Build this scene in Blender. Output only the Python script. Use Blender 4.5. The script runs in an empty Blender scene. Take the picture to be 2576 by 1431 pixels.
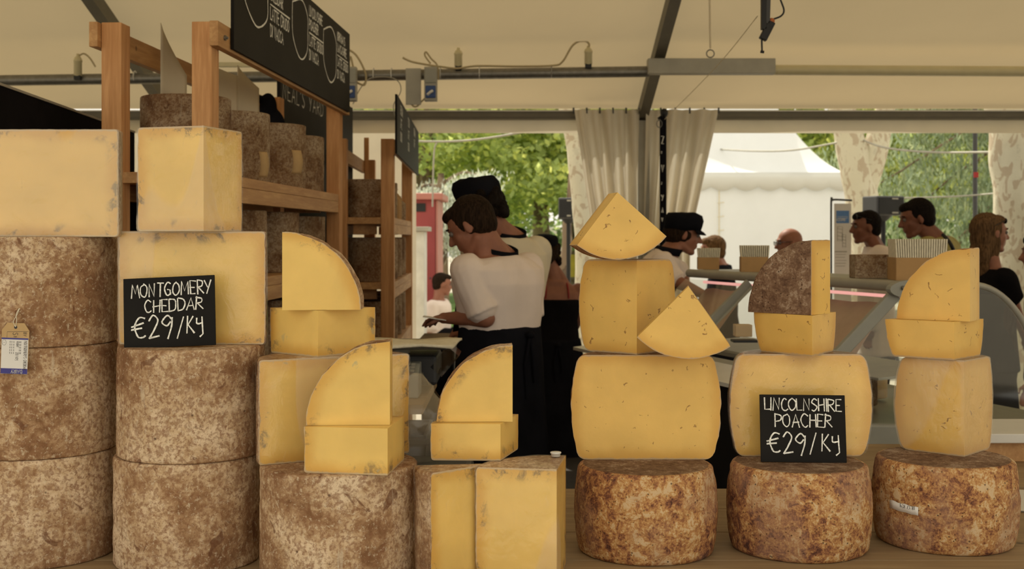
import bpy, bmesh, math, random
import numpy as np
from mathutils import Vector, Matrix, noise, Quaternion

random.seed(7)
SC = bpy.context.scene
COL = SC.collection
PI = math.pi
rad = math.radians

# ---------------------------------------------------------------- camera
FPX = 3050.0; CX = 1288.0; HY = 595.0; EYE = 1.55
cam_data = bpy.data.cameras.new('camera')
cam_data.sensor_width = 36.0
cam_data.lens = 36.0 * FPX / 2576.0
cam_data.shift_y = -(715.5 - HY) / 2576.0
cam_data.clip_start = 0.05
cam_data.clip_end = 400
cam_data.dof.use_dof = True
cam_data.dof.focus_distance = 2.6
cam_data.dof.aperture_fstop = 8.0
cam = bpy.data.objects.new('camera', cam_data)
cam.location = (0, 0, EYE)
cam.rotation_euler = (PI / 2, 0, 0)
COL.objects.link(cam)
SC.camera = cam

# ---------------------------------------------------------------- view, sky, sun
SC.view_settings.view_transform = 'Standard'
SC.view_settings.look = 'None'
SC.view_settings.gamma = 1.0
SC.view_settings.use_curve_mapping = False
SC.view_settings.exposure = 0.0
world = bpy.data.worlds.new('sky')
SC.world = world
world.use_nodes = True
wn = world.node_tree.nodes; wl = world.node_tree.links
bg = wn['Background']
bg.inputs['Color'].default_value = (1.0, 0.94, 0.80, 1)
bg.inputs['Strength'].default_value = 1.22
sun_data = bpy.data.lights.new('sun', 'SUN')
sun_data.energy = 6.0
sun_data.color = (1.0, 0.93, 0.78)
sun_data.angle = rad(0.6)
sun = bpy.data.objects.new('sun', sun_data)
sun.rotation_euler = Vector((-0.35, 0.62, 1.0)).to_track_quat('Z', 'Y').to_euler()
COL.objects.link(sun)


def P(px, py, d):
    """pixel + depth -> world point"""
    return Vector(((px - CX) * d / FPX, d, EYE - (py - HY) * d / FPX))


def XZ(px, z, d):
    return Vector(((px - CX) * d / FPX, d, z))


# ---------------------------------------------------------------- tags
def tag(o, label, cat, group=None):
    o['label'] = label
    o['category'] = cat
    if group: o['group'] = group
    return o


def empty(name, loc, label, cat, group=None, rz=0.0):
    o = bpy.data.objects.new(name, None)
    o.empty_display_size = 0.1
    o.location = loc
    o.rotation_euler = (0, 0, rz)
    COL.objects.link(o)
    return tag(o, label, cat, group)


def link(o, parent=None):
    COL.objects.link(o)
    if parent is not None: o.parent = parent
    return o


def copy_tree(o, parent=None):
    c = o.copy(); COL.objects.link(c)
    if parent is not None: c.parent = parent
    for ch in list(o.children):
        copy_tree(ch, c)
    return c


# ---------------------------------------------------------------- mesh builder
class MB:
    def __init__(s):
        s.v = []; s.f = []; s.m = []; s.sm = []

    def add(s, vs, fs, mat=0, smooth=True):
        k = len(s.v)
        s.v += [tuple(p) for p in vs]
        for f in fs:
            s.f.append(tuple(i + k for i in f)); s.m.append(mat); s.sm.append(smooth)

    def box(s, c, size, rot=None, mat=0):
        hx, hy, hz = size[0] / 2, size[1] / 2, size[2] / 2
        vs = [Vector((x, y, z)) for x in (-hx, hx) for y in (-hy, hy) for z in (-hz, hz)]
        if rot is not None: vs = [rot @ p for p in vs]
        vs = [p + Vector(c) for p in vs]
        s.add(vs, [(0, 1, 3, 2), (4, 6, 7, 5), (0, 4, 5, 1), (2, 3, 7, 6), (0, 2, 6, 4), (1, 5, 7, 3)], mat, False)

    def beam(s, a, b, w, h, up=Vector((0, 0, 1)), mat=0):
        a = Vector(a); b = Vector(b); d = (b - a).normalized()
        sd = d.cross(up).normalized(); u = sd.cross(d).normalized()
        vs = []
        for p in (a, b):
            for sx, sy in ((-1, -1), (1, -1), (1, 1), (-1, 1)):
                vs.append(p + sd * (sx * w / 2) + u * (sy * h / 2))
        s.add(vs, [(0, 3, 2, 1), (4, 5, 6, 7), (0, 1, 5, 4), (1, 2, 6, 5), (2, 3, 7, 6), (3, 0, 4, 7)], mat, False)

    def tube(s, pts, r, n=10, mat=0, caps=True):
        pts = [Vector(p) for p in pts]
        rs = r if isinstance(r, (list, tuple)) else [r] * len(pts)
        rings = []
        prev = None
        for i, p in enumerate(pts):
            t = (pts[min(i + 1, len(pts) - 1)] - pts[max(i - 1, 0)])
            if t.length < 1e-9: t = Vector((0, 0, 1))
            t.normalize()
            if prev is None:
                a = Vector((0, 0, 1)) if abs(t.z) < .9 else Vector((1, 0, 0))
                u = t.cross(a).normalized()
            else:
                u = (prev - t * prev.dot(t))
                u = u.normalized() if u.length > 1e-6 else t.orthogonal().normalized()
            prev = u
            w = t.cross(u)
            rings.append([p + (u * math.cos(2 * PI * k / n) + w * math.sin(2 * PI * k / n)) * rs[i] for k in range(n)])
        vs = [q for ring in rings for q in ring]
        fs = []
        for i in range(len(pts) - 1):
            for k in range(n):
                fs.append((i * n + k, i * n + (k + 1) % n, (i + 1) * n + (k + 1) % n, (i + 1) * n + k))
        s.add(vs, fs, mat, True)
        if caps:
            s.add(rings[0], [tuple(range(n))[::-1]], mat, False)
            s.add(rings[-1], [tuple(range(n))], mat, False)

    def lathe(s, prof, n=32, c=(0, 0, 0), mat=0, caps=True):
        c = Vector(c)
        vs = []; fs = []
        for (r, z) in prof:
            for k in range(n):
                a = 2 * PI * k / n
                vs.append(c + Vector((r * math.cos(a), r * math.sin(a), z)))
        for i in range(len(prof) - 1):
            for k in range(n):
                fs.append((i * n + k, i * n + (k + 1) % n, (i + 1) * n + (k + 1) % n, (i + 1) * n + k))
        if caps:
            fs.append(tuple(range(n))[::-1]); fs.append(tuple(range((len(prof) - 1) * n, len(prof) * n)))
        s.add(vs, fs, mat, True)

    def ball(s, c, r, rot=None, n=16, m=10, mat=0):
        c = Vector(c); vs = []; fs = []
        for i in range(m + 1):
            t = PI * i / m
            for k in range(n):
                a = 2 * PI * k / n
                p = Vector((r[0] * math.sin(t) * math.cos(a), r[1] * math.sin(t) * math.sin(a), r[2] * math.cos(t)))
                if rot is not None: p = rot @ p
                vs.append(c + p)
        for i in range(m):
            for k in range(n):
                a, b, c2, d = i * n + k, i * n + (k + 1) % n, (i + 1) * n + (k + 1) % n, (i + 1) * n + k
                if i == 0: fs.append((a, c2, d)[::1])
                elif i == m - 1: fs.append((a, b, c2))
                else: fs.append((a, b, c2, d))
        fs = [tuple(reversed(f)) for f in fs]
        s.add(vs, fs, mat, True)

    def grid(s, pts, nu, nv, mat=0, smooth=True):
        fs = []
        for i in range(nu - 1):
            for j in range(nv - 1):
                fs.append((i * nv + j, i * nv + j + 1, (i + 1) * nv + j + 1, (i + 1) * nv + j))
        s.add(pts, fs, mat, smooth)

    def mesh(s, name, mats):
        me = bpy.data.meshes.new(name)
        me.from_pydata([tuple(p) for p in s.v], [], s.f)
        for m in (mats if isinstance(mats, (list, tuple)) else [mats]): me.materials.append(m)
        me.polygons.foreach_set('material_index', s.m)
        me.polygons.foreach_set('use_smooth', s.sm)
        me.update()
        return me

    def build(s, name, mats, parent=None, bevel=0.0, loc=None, seg=2):
        o = bpy.data.objects.new(name, s.mesh(name, mats))
        link(o, parent)
        if loc is not None: o.location = loc
        if bevel:
            b = o.modifiers.new('bevel', 'BEVEL'); b.width = bevel; b.segments = seg; b.limit_method = 'ANGLE'
            b.angle_limit = rad(40)
        return o


def spline(pts, n=8):
    pts = [Vector(p) for p in pts]
    if len(pts) < 3: return pts
    out = []
    for i in range(len(pts) - 1):
        p0 = pts[max(i - 1, 0)]; p1 = pts[i]; p2 = pts[i + 1]; p3 = pts[min(i + 2, len(pts) - 1)]
        for k in range(n):
            t = k / n
            out.append(0.5 * ((2 * p1) + (p2 - p0) * t + (2 * p0 - 5 * p1 + 4 * p2 - p3) * t * t + (3 * p1 - p0 - 3 * p2 + p3) * t ** 3))
    out.append(pts[-1])
    return out


def structure(o):
    o['kind'] = 'structure'; return o


# ---------------------------------------------------------------- materials
def srgb(r, g, b):
    def f(c):
        c /= 255.0
        return c / 12.92 if c <= .04045 else ((c + .055) / 1.055) ** 2.4
    return (f(r), f(g), f(b), 1)


class NT:
    def __init__(s, name):
        s.mat = bpy.data.materials.new(name); s.mat.use_nodes = True
        s.n = s.mat.node_tree.nodes; s.l = s.mat.node_tree.links
        s.b = s.n['Principled BSDF']; s.out = s.n['Material Output']

    def new(s, t, **kw):
        nd = s.n.new(t)
        for k, v in kw.items():
            if hasattr(nd, k): setattr(nd, k, v)
        return nd

    def lk(s, a, b): s.l.new(a, b)

    def coords(s, scale=(1, 1, 1), seed=True):
        tc = s.new('ShaderNodeTexCoord')
        mp = s.new('ShaderNodeMapping'); mp.inputs['Scale'].default_value = scale
        s.lk(tc.outputs['Object'], mp.inputs['Vector'])
        if seed:
            oi = s.new('ShaderNodeObjectInfo')
            m = s.new('ShaderNodeMath', operation='MULTIPLY'); m.inputs[1].default_value = 37.0
            s.lk(oi.outputs['Random'], m.inputs[0])
            cb = s.new('ShaderNodeCombineXYZ')
            for i in range(3): s.lk(m.outputs[0], cb.inputs[i])
            va = s.new('ShaderNodeVectorMath', operation='ADD')
            s.lk(mp.outputs[0], va.inputs[0]); s.lk(cb.outputs[0], va.inputs[1])
            return va.outputs[0]
        return mp.outputs[0]

    def noise(s, vec, scale, detail=4, rough=.55, dist=0.0):
        nd = s.new('ShaderNodeTexNoise')
        nd.inputs['Scale'].default_value = scale; nd.inputs['Detail'].default_value = detail
        nd.inputs['Roughness'].default_value = rough; nd.inputs['Distortion'].default_value = dist
        s.lk(vec, nd.inputs['Vector'])
        return nd.outputs['Fac']

    def voro(s, vec, scale, feature='F1', out='Distance'):
        nd = s.new('ShaderNodeTexVoronoi'); nd.feature = feature
        nd.inputs['Scale'].default_value = scale
        s.lk(vec, nd.inputs['Vector'])
        return nd.outputs[out]

    def ramp(s, fac, stops, interp='LINEAR'):
        nd = s.new('ShaderNodeValToRGB'); nd.color_ramp.interpolation = interp
        e = nd.color_ramp.elements
        while len(e) > 1: e.remove(e[-1])
        e[0].position = stops[0][0]; e[0].color = tuple(stops[0][1]) if len(stops[0][1]) == 4 else (*stops[0][1], 1)
        for p, c in stops[1:]:
            el = e.new(p); el.color = tuple(c) if len(c) == 4 else (*c, 1)
        s.lk(fac, nd.inputs['Fac'])
        return nd.outputs['Color']

    def step(s, fac, a, b):
        nd = s.new('ShaderNodeMapRange'); nd.interpolation_type = 'SMOOTHSTEP'
        nd.inputs['From Min'].default_value = a; nd.inputs['From Max'].default_value = b
        s.lk(fac, nd.inputs['Value'])
        return nd.outputs['Result']

    def math(s, op, a, b=None):
        nd = s.new('ShaderNodeMath', operation=op)
        for i, x in enumerate((a, b)):
            if x is None: continue
            if isinstance(x, (int, float)): nd.inputs[i].default_value = x
            else: s.lk(x, nd.inputs[i])
        return nd.outputs[0]

    def mix(s, fac, a, b, blend='MIX'):
        nd = s.new('ShaderNodeMix', data_type='RGBA'); nd.blend_type = blend
        ins = nd.inputs
        if isinstance(fac, (int, float)): ins[0].default_value = fac
        else: s.lk(fac, ins[0])
        for k, x in ((6, a), (7, b)):
            if isinstance(x, (tuple, list)): ins[k].default_value = x if len(x) == 4 else (*x, 1)
            else: s.lk(x, ins[k])
        return nd.outputs[2]

    def bump(s, h, strength=.3, dist=.002):
        nd = s.new('ShaderNodeBump'); nd.inputs['Strength'].default_value = strength
        nd.inputs['Distance'].default_value = dist
        s.lk(h, nd.inputs['Height'])
        s.lk(nd.outputs[0], s.b.inputs['Normal'])
        return nd

    def color(s, c):
        if isinstance(c, (tuple, list)): s.b.inputs['Base Color'].default_value = c if len(c) == 4 else (*c, 1)
        else: s.lk(c, s.b.inputs['Base Color'])

    def setp(s, rough=None, metal=None, spec=None, coat=None):
        if rough is not None: s.b.inputs['Roughness'].default_value = rough
        if metal is not None: s.b.inputs['Metallic'].default_value = metal
        if spec is not None: s.b.inputs['Specular IOR Level'].default_value = spec
        if coat is not None:
            s.b.inputs['Coat Weight'].default_value = coat; s.b.inputs['Coat Roughness'].default_value = .12


def plain(name, col, rough=.7, metal=0.0, var=.12, scale=8.0, bump=0.0, spec=.4):
    t = NT(name)
    v = t.coords()
    n = t.noise(v, scale, 4)
    c0 = [max(0, x * (1 - var)) for x in col[:3]]; c1 = [min(1, x * (1 + var)) for x in col[:3]]
    t.color(t.ramp(n, [(.3, c0), (.7, c1)]))
    t.setp(rough, metal, spec)
    if bump: t.bump(t.noise(v, scale * 6, 3), bump, .002)
    return t.mat


def rind_cheddar(name='cheddar_rind', dark=1.0):
    t = NT(name); v = t.coords()
    D = lambda *c: tuple(x * dark for x in c)
    big = t.noise(v, 7, 3, .55, .4); mid = t.noise(v, 30, 6, .72, .5); fine = t.noise(v, 150, 5, .75)
    sm = t.noise(v, 75, 4, .7, .3)
    a = t.math('ADD', t.math('MULTIPLY', big, .55), t.math('MULTIPLY', mid, .45))
    c = t.ramp(a, [(.38, D(.21, .105, .048)), (.455, D(.39, .235, .122)), (.52, D(.57, .40, .235)), (.60, D(.74, .57, .38))])
    c = t.mix(t.math('MULTIPLY', t.step(sm, .46, .58), .58), c, D(.26, .13, .062))
    c = t.mix(t.math('MULTIPLY', t.step(fine, .50, .60), .5), c, D(.24, .11, .055))
    c = t.mix(t.math('MULTIPLY', t.step(t.noise(v, 120, 4, .75), .55, .64), .55), c, D(.72, .60, .42))
    rd = t.math('MULTIPLY', t.step(t.noise(v, 60, 4, .7, .3), .56, .64), t.step(big, .42, .55))
    c = t.mix(t.math('MULTIPLY', rd, .42), c, D(.24, .09, .04))
    sp = t.step(t.noise(v, 21, 3, .6, .8), .645, .70)
    c = t.mix(t.math('MULTIPLY', sp, .72), c, D(.15, .06, .028))
    sp2 = t.step(t.voro(v, 26), .10, .03)
    c = t.mix(t.math('MULTIPLY', t.math('MULTIPLY', sp2, t.step(big, .5, .58)), .8), c, D(.08, .035, .02))
    cl = t.math('MULTIPLY', t.step(t.noise(t.coords((1, 1, .12)), 42, 3, .6), .66, .72), .4)
    c = t.mix(cl, c, D(.70, .60, .44))
    t.color(c); t.setp(.88, 0, .2)
    t.bump(t.math('ADD', t.math('MULTIPLY', mid, 1.2), fine), .6, .003)
    return t.mat


def rind_poacher(name='poacher_rind', top=False):
    t = NT(name); v = t.coords()
    big = t.noise(v, 10, 3, .5, .6); mid = t.noise(v, 46, 6, .74, .5); fine = t.noise(v, 230, 3, .7)
    a = t.math('ADD', t.math('MULTIPLY', big, .42), t.math('MULTIPLY', mid, .98))
    a = t.math('ADD', a, t.math('MULTIPLY', fine, .40))
    if top:
        c = t.ramp(a, [(.68, (.09, .045, .026)), (.85, (.17, .095, .055)), (1.0, (.27, .17, .105)), (1.15, (.36, .26, .18))])
    else:
        c = t.ramp(a, [(.70, (.075, .03, .02)), (.80, (.23, .09, .045)), (.89, (.43, .205, .075)), (.97, (.56, .33, .125)), (1.08, (.62, .44, .25))])
        g = t.step(t.noise(v, 7, 2), .5, .62)
        c = t.mix(t.math('MULTIPLY', g, .4), c, (.34, .20, .135))
    pit = t.step(t.voro(v, 95), .22, .10)
    c = t.mix(t.math('MULTIPLY', t.math('MULTIPLY', pit, t.step(mid, .42, .55)), .8), c, (.05, .022, .014))
    t.color(c); t.setp(.75, 0, .25)
    t.bump(t.math('ADD', mid, t.math('MULTIPLY', pit, -.6)), .7, .004)
    return t.mat


def paste(name, base, rim, crust, mould=True, cracks=False, coat=0.0):
    t = NT(name); v = t.coords()
    at = t.new('ShaderNodeAttribute'); at.attribute_name = 'edge'
    e = at.outputs['Fac']
    n1 = t.noise(v, 14, 4, .5, .3); n2 = t.noise(v, 90, 3)
    col = t.ramp(n1, [(.3, [x * .94 for x in base]), (.7, [min(1, x * 1.06) for x in base])])
    ee = t.math('ADD', e, t.math('MULTIPLY', t.math('SUBTRACT', n1, .5), .03))
    col = t.mix(t.math('MULTIPLY', t.step(ee, .034, .002), .9), col, rim)
    if mould:
        m = t.math('MULTIPLY', t.step(t.noise(v, 19, 6, .72, .4), .53, .66), t.step(e, .032, .008))
        col = t.mix(t.math('MULTIPLY', m, .85), col, (.15, .115, .07))
        m2 = t.math('MULTIPLY', t.step(t.noise(v, 31, 4, .6, .5), .66, .74), t.step(e, .06, .02))
        col = t.mix(t.math('MULTIPLY', m2, .5), col, (.30, .33, .24))
    col = t.mix(t.step(t.math('ADD', e, t.math('MULTIPLY', t.math('SUBTRACT', n2, .5), .006)), .0044, .0018), col, crust)
    h = n2
    if cracks:
        w = t.new('ShaderNodeVectorMath', operation='ADD')
        nn = t.new('ShaderNodeTexNoise'); nn.inputs['Scale'].default_value = 28; nn.inputs['Detail'].default_value = 4
        t.lk(v, nn.inputs['Vector'])
        sc = t.new('ShaderNodeVectorMath', operation='SCALE'); sc.inputs['Scale'].default_value = .05
        t.lk(nn.outputs['Color'], sc.inputs[0]); t.lk(v, w.inputs[0]); t.lk(sc.outputs[0], w.inputs[1])
        cr = t.step(t.voro(w.outputs[0], 21, 'DISTANCE_TO_EDGE'), .032, .008)
        msk = t.step(t.noise(v, 50, 2, .5), .600, .65)
        msk2 = t.step(e, .010, .02)
        k = t.math('MULTIPLY', t.math('MULTIPLY', cr, msk), msk2)
        col = t.mix(t.math('MULTIPLY', k, .85), col, (.26, .12, .035))
        h = t.math('SUBTRACT', n2, t.math('MULTIPLY', k, 3.0))
    t.color(col); t.setp(.42, 0, .35, coat)
    try:
        t.b.inputs['Subsurface Weight'].default_value = .12
        t.b.inputs['Subsurface Radius'].default_value = (.012, .007, .002)
        t.b.inputs['Subsurface Scale'].default_value = 1.0
    except Exception: pass
    t.bump(h, .18, .0015)
    return t.mat


def film_mat():
    t = NT('cling_film'); v = t.coords()
    tr = t.new('ShaderNodeBsdfTransparent'); gl = t.new('ShaderNodeBsdfGlossy'); gl.inputs['Roughness'].default_value = .12
    gl.inputs['Color'].default_value = (1, .97, .93, 1)
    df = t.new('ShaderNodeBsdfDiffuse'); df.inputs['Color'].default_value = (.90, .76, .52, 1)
    bp = t.new('ShaderNodeBump'); bp.inputs['Strength'].default_value = .5; bp.inputs['Distance'].default_value = .004
    t.lk(t.noise(t.coords((1, 1, .5)), 34, 4, .6, 1.5), bp.inputs['Height'])
    t.lk(bp.outputs[0], gl.inputs['Normal'])
    lw = t.new('ShaderNodeLayerWeight'); lw.inputs['Blend'].default_value = .5
    t.lk(bp.outputs[0], lw.inputs['Normal'])
    frs = t.math('ADD', t.math('MULTIPLY', t.math('POWER', lw.outputs['Facing'], 5.0), .35), .045)
    m1 = t.new('ShaderNodeMixShader'); m2 = t.new('ShaderNodeMixShader')
    big = t.step(t.noise(t.coords((1, 1, .3)), 5.0, 1, .3), .505, .52)  # pale veil patches: reflection haze painted onto the film
    str_ = t.step(t.noise(t.coords((1, 1, .25)), 70, 4, .7, 1.0), .62, .74)  # glare streaks, painted as pale diffuse colour
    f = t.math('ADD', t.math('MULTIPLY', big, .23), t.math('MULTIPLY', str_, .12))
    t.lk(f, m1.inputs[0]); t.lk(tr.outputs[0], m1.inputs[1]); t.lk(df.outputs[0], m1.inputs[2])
    t.lk(frs, m2.inputs[0]); t.lk(m1.outputs[0], m2.inputs[1]); t.lk(gl.outputs[0], m2.inputs[2])
    t.lk(m2.outputs[0], t.out.inputs['Surface'])
    return t.mat


def wood(name, light, dark, axis=2, rough=.6, scale=1.0):
    t = NT(name)
    s = [9 * scale, 9 * scale, 9 * scale]; s[axis] = .7 * scale
    v = t.coords(tuple(s))
    n = t.noise(v, 3.2, 5, .6, .6)
    ln = t.noise(t.coords(tuple(x * 4 for x in s)), 3, 3, .6)
    c = t.ramp(t.math('ADD', t.math('MULTIPLY', n, .7), t.math('MULTIPLY', ln, .3)), [(.35, dark), (.52, [(a + b) / 2 for a, b in zip(light, dark)]), (.62, light)])
    kn = t.step(t.voro(t.coords((4, 4, 4) if axis != 2 else (4, 4, 1.6)), 1.4), .07, .03)
    c = t.mix(t.math('MULTIPLY', kn, .7), c, [x * .25 for x in dark])
    t.color(c); t.setp(rough, 0, .3); t.bump(n, .15, .002)
    return t.mat


def leaf_mat(name, c, var=.35, trans=.55):
    t = NT(name)
    oi = t.new('ShaderNodeNewGeometry')
    cc = t.ramp(oi.outputs['Random Per Island'], [(0, [x * (1 - var) for x in c]), (.5, c), (1, [min(1, c[0] * (1 + var * 1.6)), min(1, c[1] * (1 + var)), c[2] * 1.1])])
    df = t.new('ShaderNodeBsdfDiffuse'); tl = t.new('ShaderNodeBsdfTranslucent'); m = t.new('ShaderNodeMixShader')
    m.inputs[0].default_value = trans
    t.lk(cc, df.inputs['Color']); t.lk(cc, tl.inputs['Color'])
    t.lk(df.outputs[0], m.inputs[1]); t.lk(tl.outputs[0], m.inputs[2]); t.lk(m.outputs[0], t.out.inputs['Surface'])
    return t.mat


def fabric(name, c, trans=.25, var=.06, scale=3):
    t = NT(name); v = t.coords(seed=False)
    n = t.noise(v, scale, 4)
    cc = t.ramp(n, [(.3, [x * (1 - var) for x in c]), (.7, [min(1, x * (1 + var)) for x in c])])
    df = t.new('ShaderNodeBsdfDiffuse'); tl = t.new('ShaderNodeBsdfTranslucent'); m = t.new('ShaderNodeMixShader')
    m.inputs[0].default_value = trans
    t.lk(cc, df.inputs['Color']); t.lk(cc, tl.inputs['Color'])
    t.lk(df.outputs[0], m.inputs[1]); t.lk(tl.outputs[0], m.inputs[2]); t.lk(m.outputs[0], t.out.inputs['Surface'])
    return t.mat


def bark_mat(name, base, patch, sc=7):
    t = NT(name); v = t.coords((1, 1, .55))
    a = t.voro(v, sc); n = t.noise(v, 12, 4, .6)
    k = t.step(t.noise(v, sc * .8, 3, .45, 1.5), .52, .58)
    c = t.mix(k, base, patch)
    c = t.mix(t.math('MULTIPLY', t.step(n, .60, .68), .3), c, [x * .6 for x in base])
    t.color(c); t.setp(.85, 0, .2); t.bump(n, .5, .02)
    return t.mat


M = {}
M['rind'] = rind_cheddar()
M['rind_dark'] = rind_cheddar('cheddar_rind_aged', .62)
M['prind'] = rind_poacher()
M['ptop'] = rind_poacher('poacher_rind_top', True)
M['cheddar'] = paste('cheddar_paste', (.80, .54, .155), (.66, .37, .075), (.55, .40, .22))
M['poacher'] = paste('poacher_paste', (.78, .50, .135), (.66, .37, .08), (.50, .34, .18), mould=False, cracks=True)
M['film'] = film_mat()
M['pine'] = wood('pine_wood', (.72, .39, .17), (.50, .235, .085))
M['pine_h'] = wood('pine_board', (.62, .36, .155), (.43, .22, .085), axis=1)
M['counter'] = wood('counter_planks', (.36, .25, .13), (.25, .165, .085), axis=0)
M['board'] = plain('chalkboard_black', (.011, .0095, .008), .6, 0, .3, 5, spec=.12)
M['chalk'] = plain('white_chalk', (.80, .77, .71), .95, 0, .3, 220)
M['paint_white'] = plain('white_paint', (.62, .60, .54), .6)
M['ceiling'] = fabric('tent_canvas', (.66, .535, .335), .14, .04, .8)
M['wallcloth'] = fabric('tent_wall_cloth', (.78, .70, .54), .25)
M['curtain'] = fabric('curtain_cloth', (.74, .68, .56), .22, .05)
M['steel'] = plain('galvanised_steel', (.22, .21, .185), .45, .7, .15, 30)
M['alu'] = plain('painted_aluminium', (.36, .34, .28), .5, .2, .08, 10)
M['alu_dark'] = plain('dull_grey_profile', (.15, .135, .10), .55, .2, .08, 10)
M['grey_plastic'] = plain('grey_plastic', (.29, .285, .24), .4, 0, .08, 8)
M['dark_grey'] = plain('dark_grey_plastic', (.05, .05, .052), .45, 0, .1, 8)
M['black'] = plain('black_plastic', (.012, .012, .013), .5, 0, .2, 8)
M['cream_plastic'] = plain('cream_plastic', (.60, .53, .32), .4, 0, .06, 8)
M['cable'] = plain('cream_cable', (.42, .34, .19), .5, 0, .06, 8)
M['blue'] = plain('blue_plastic', (.03, .07, .22), .4, 0, .1, 8)
M['orange'] = plain('orange_plastic', (.45, .13, .04), .5, 0, .1, 8)
M['white_plastic'] = plain('white_plastic', (.70, .68, .62), .35, 0, .05, 8)
M['card'] = plain('brown_cardboard', (.44, .26, .105), .8, 0, .08, 12)
M['tan_card'] = plain('tan_tag_card', (.50, .33, .15), .8, 0, .08, 30)
M['paper'] = plain('white_paper', (.72, .69, .64), .7, 0, .04, 12)
M['bagpaper'] = plain('pale_paper_bag', (.72, .66, .50), .8, 0, .12, 60)
M['tissue'] = plain('pinkish_paper', (.52, .33, .24), .8, 0, .08, 12)
M['ink'] = plain('dark_ink', (.035, .03, .035), .6, 0, .1, 30)
M['navyink'] = plain('navy_print', (.045, .04, .22), .5, 0, .1, 30)
M['tee'] = plain('white_cotton', (.80, .68, .60), .9, 0, .06, 6, .2)
M['cream_tee'] = plain('cream_cotton', (.70, .62, .46), .9, 0, .06, 6, .2)
M['navy'] = plain('navy_cloth', (.009, .009, .012), .95, 0, .25, 8, .15, .05)
M['blackcloth'] = plain('black_cloth', (.008, .007, .008), .95, 0, .25, 8, .15, .05)
M['olive'] = plain('olive_yellow_cotton', (.34, .29, .10), .9, 0, .08, 6, .2)
M['pinkshirt'] = plain('pale_pink_cotton', (.66, .50, .42), .9, 0, .06, 6, .2)
M['red'] = plain('red_strap', (.30, .02, .02), .6)
M['skin'] = plain('skin', (.30, .125, .075), .55, 0, .10, 20, .08, .35)
M['skin2'] = plain('skin_tanned', (.20, .075, .042), .55, 0, .10, 20, .08, .35)


def hair_mat(name, c):
    t = NT(name); v = t.coords((1, 1, .12))
    n = t.noise(v, 160, 3, .6)
    t.color(t.ramp(n, [(.35, [x * .3 for x in c]), (.65, [x * 1.1 for x in c])]))
    t.setp(.75, 0, .08); t.bump(n, .5, .003)
    return t.mat


M['hair_brown'] = hair_mat('brown_hair', (.030, .017, .009))
M['hair_dark'] = hair_mat('dark_hair', (.012, .008, .006))
M['hair_light'] = hair_mat('light_brown_hair', (.16, .085, .035))
M['hair_blond'] = hair_mat('blond_hair', (.17, .095, .045))
M['eye'] = plain('eye', (.16, .13, .11), .4)
M['lens'] = plain('dark_lens', (.01, .01, .01), .15)
M['redpaint'] = plain('red_painted_metal', (.30, .055, .055), .5, .1, .14, 3)
M['redpaint_pale'] = plain('red_roof_paint', (.42, .17, .135), .5, .1, .1, 3)
M['marquee'] = fabric('white_marquee_cloth', (.90, .92, .93), .25, .02)
M['marquee_edge'] = fabric('marquee_edge_cloth', (.83, .84, .81), .2, .02)  # darker copy of the marquee cloth, scallop shading put into its colour
M['pavement'] = plain('pale_gravel', (.40, .36, .29), .95, 0, .15, 4)
M['grass'] = plain('grass_lawn', (.13, .22, .045), .95, 0, .35, 12)
M['floor'] = plain('dark_floorboards', (.026, .021, .016), .8, 0, .25, 5)
M['plane_bark'] = bark_mat('plane_tree_bark', (.62, .58, .44), (.47, .39, .28), 14)
M['brown_bark'] = bark_mat('brown_bark', (.23, .17, .11), (.12, .085, .055), 5)
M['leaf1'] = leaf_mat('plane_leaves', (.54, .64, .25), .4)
M['leaf2'] = leaf_mat('shaded_leaves', (.40, .54, .27), .4)  # darker copy of the leaf colour with the shade painted in
M['leaf3'] = leaf_mat('cedar_needles', (.34, .42, .27), .25, .4)
M['leaf4'] = leaf_mat('blue_cedar_needles', (.62, .68, .60), .25, .4)
M['yellow'] = plain('yellow_sheet', (.60, .45, .06), .6)


def glass_mat(name='clear_glass', tint=(.93, .95, .92, 1), gloss=.25):
    t = NT(name)
    tr = t.new('ShaderNodeBsdfTransparent'); tr.inputs['Color'].default_value = tint
    gl = t.new('ShaderNodeBsdfGlossy'); gl.inputs['Roughness'].default_value = .04
    lw = t.new('ShaderNodeLayerWeight'); lw.inputs['Blend'].default_value = .5
    m = t.new('ShaderNodeMixShader')
    t.lk(t.math('ADD', t.math('MULTIPLY', t.math('POWER', lw.outputs['Facing'], 5.0), .8), .05 + gloss * .1), m.inputs[0]); t.lk(tr.outputs[0], m.inputs[1]); t.lk(gl.outputs[0], m.inputs[2])
    t.lk(m.outputs[0], t.out.inputs['Surface'])
    return t.mat


M['glass'] = glass_mat()


def emit(name, c, s):
    t = NT(name); t.b.inputs['Base Color'].default_value = c; t.b.inputs['Emission Color'].default_value = c
    t.b.inputs['Emission Strength'].default_value = s
    return t.mat


M['tube'] = emit('pink_display_tube', (1.0, .45, .42, 1), .9)

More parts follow.
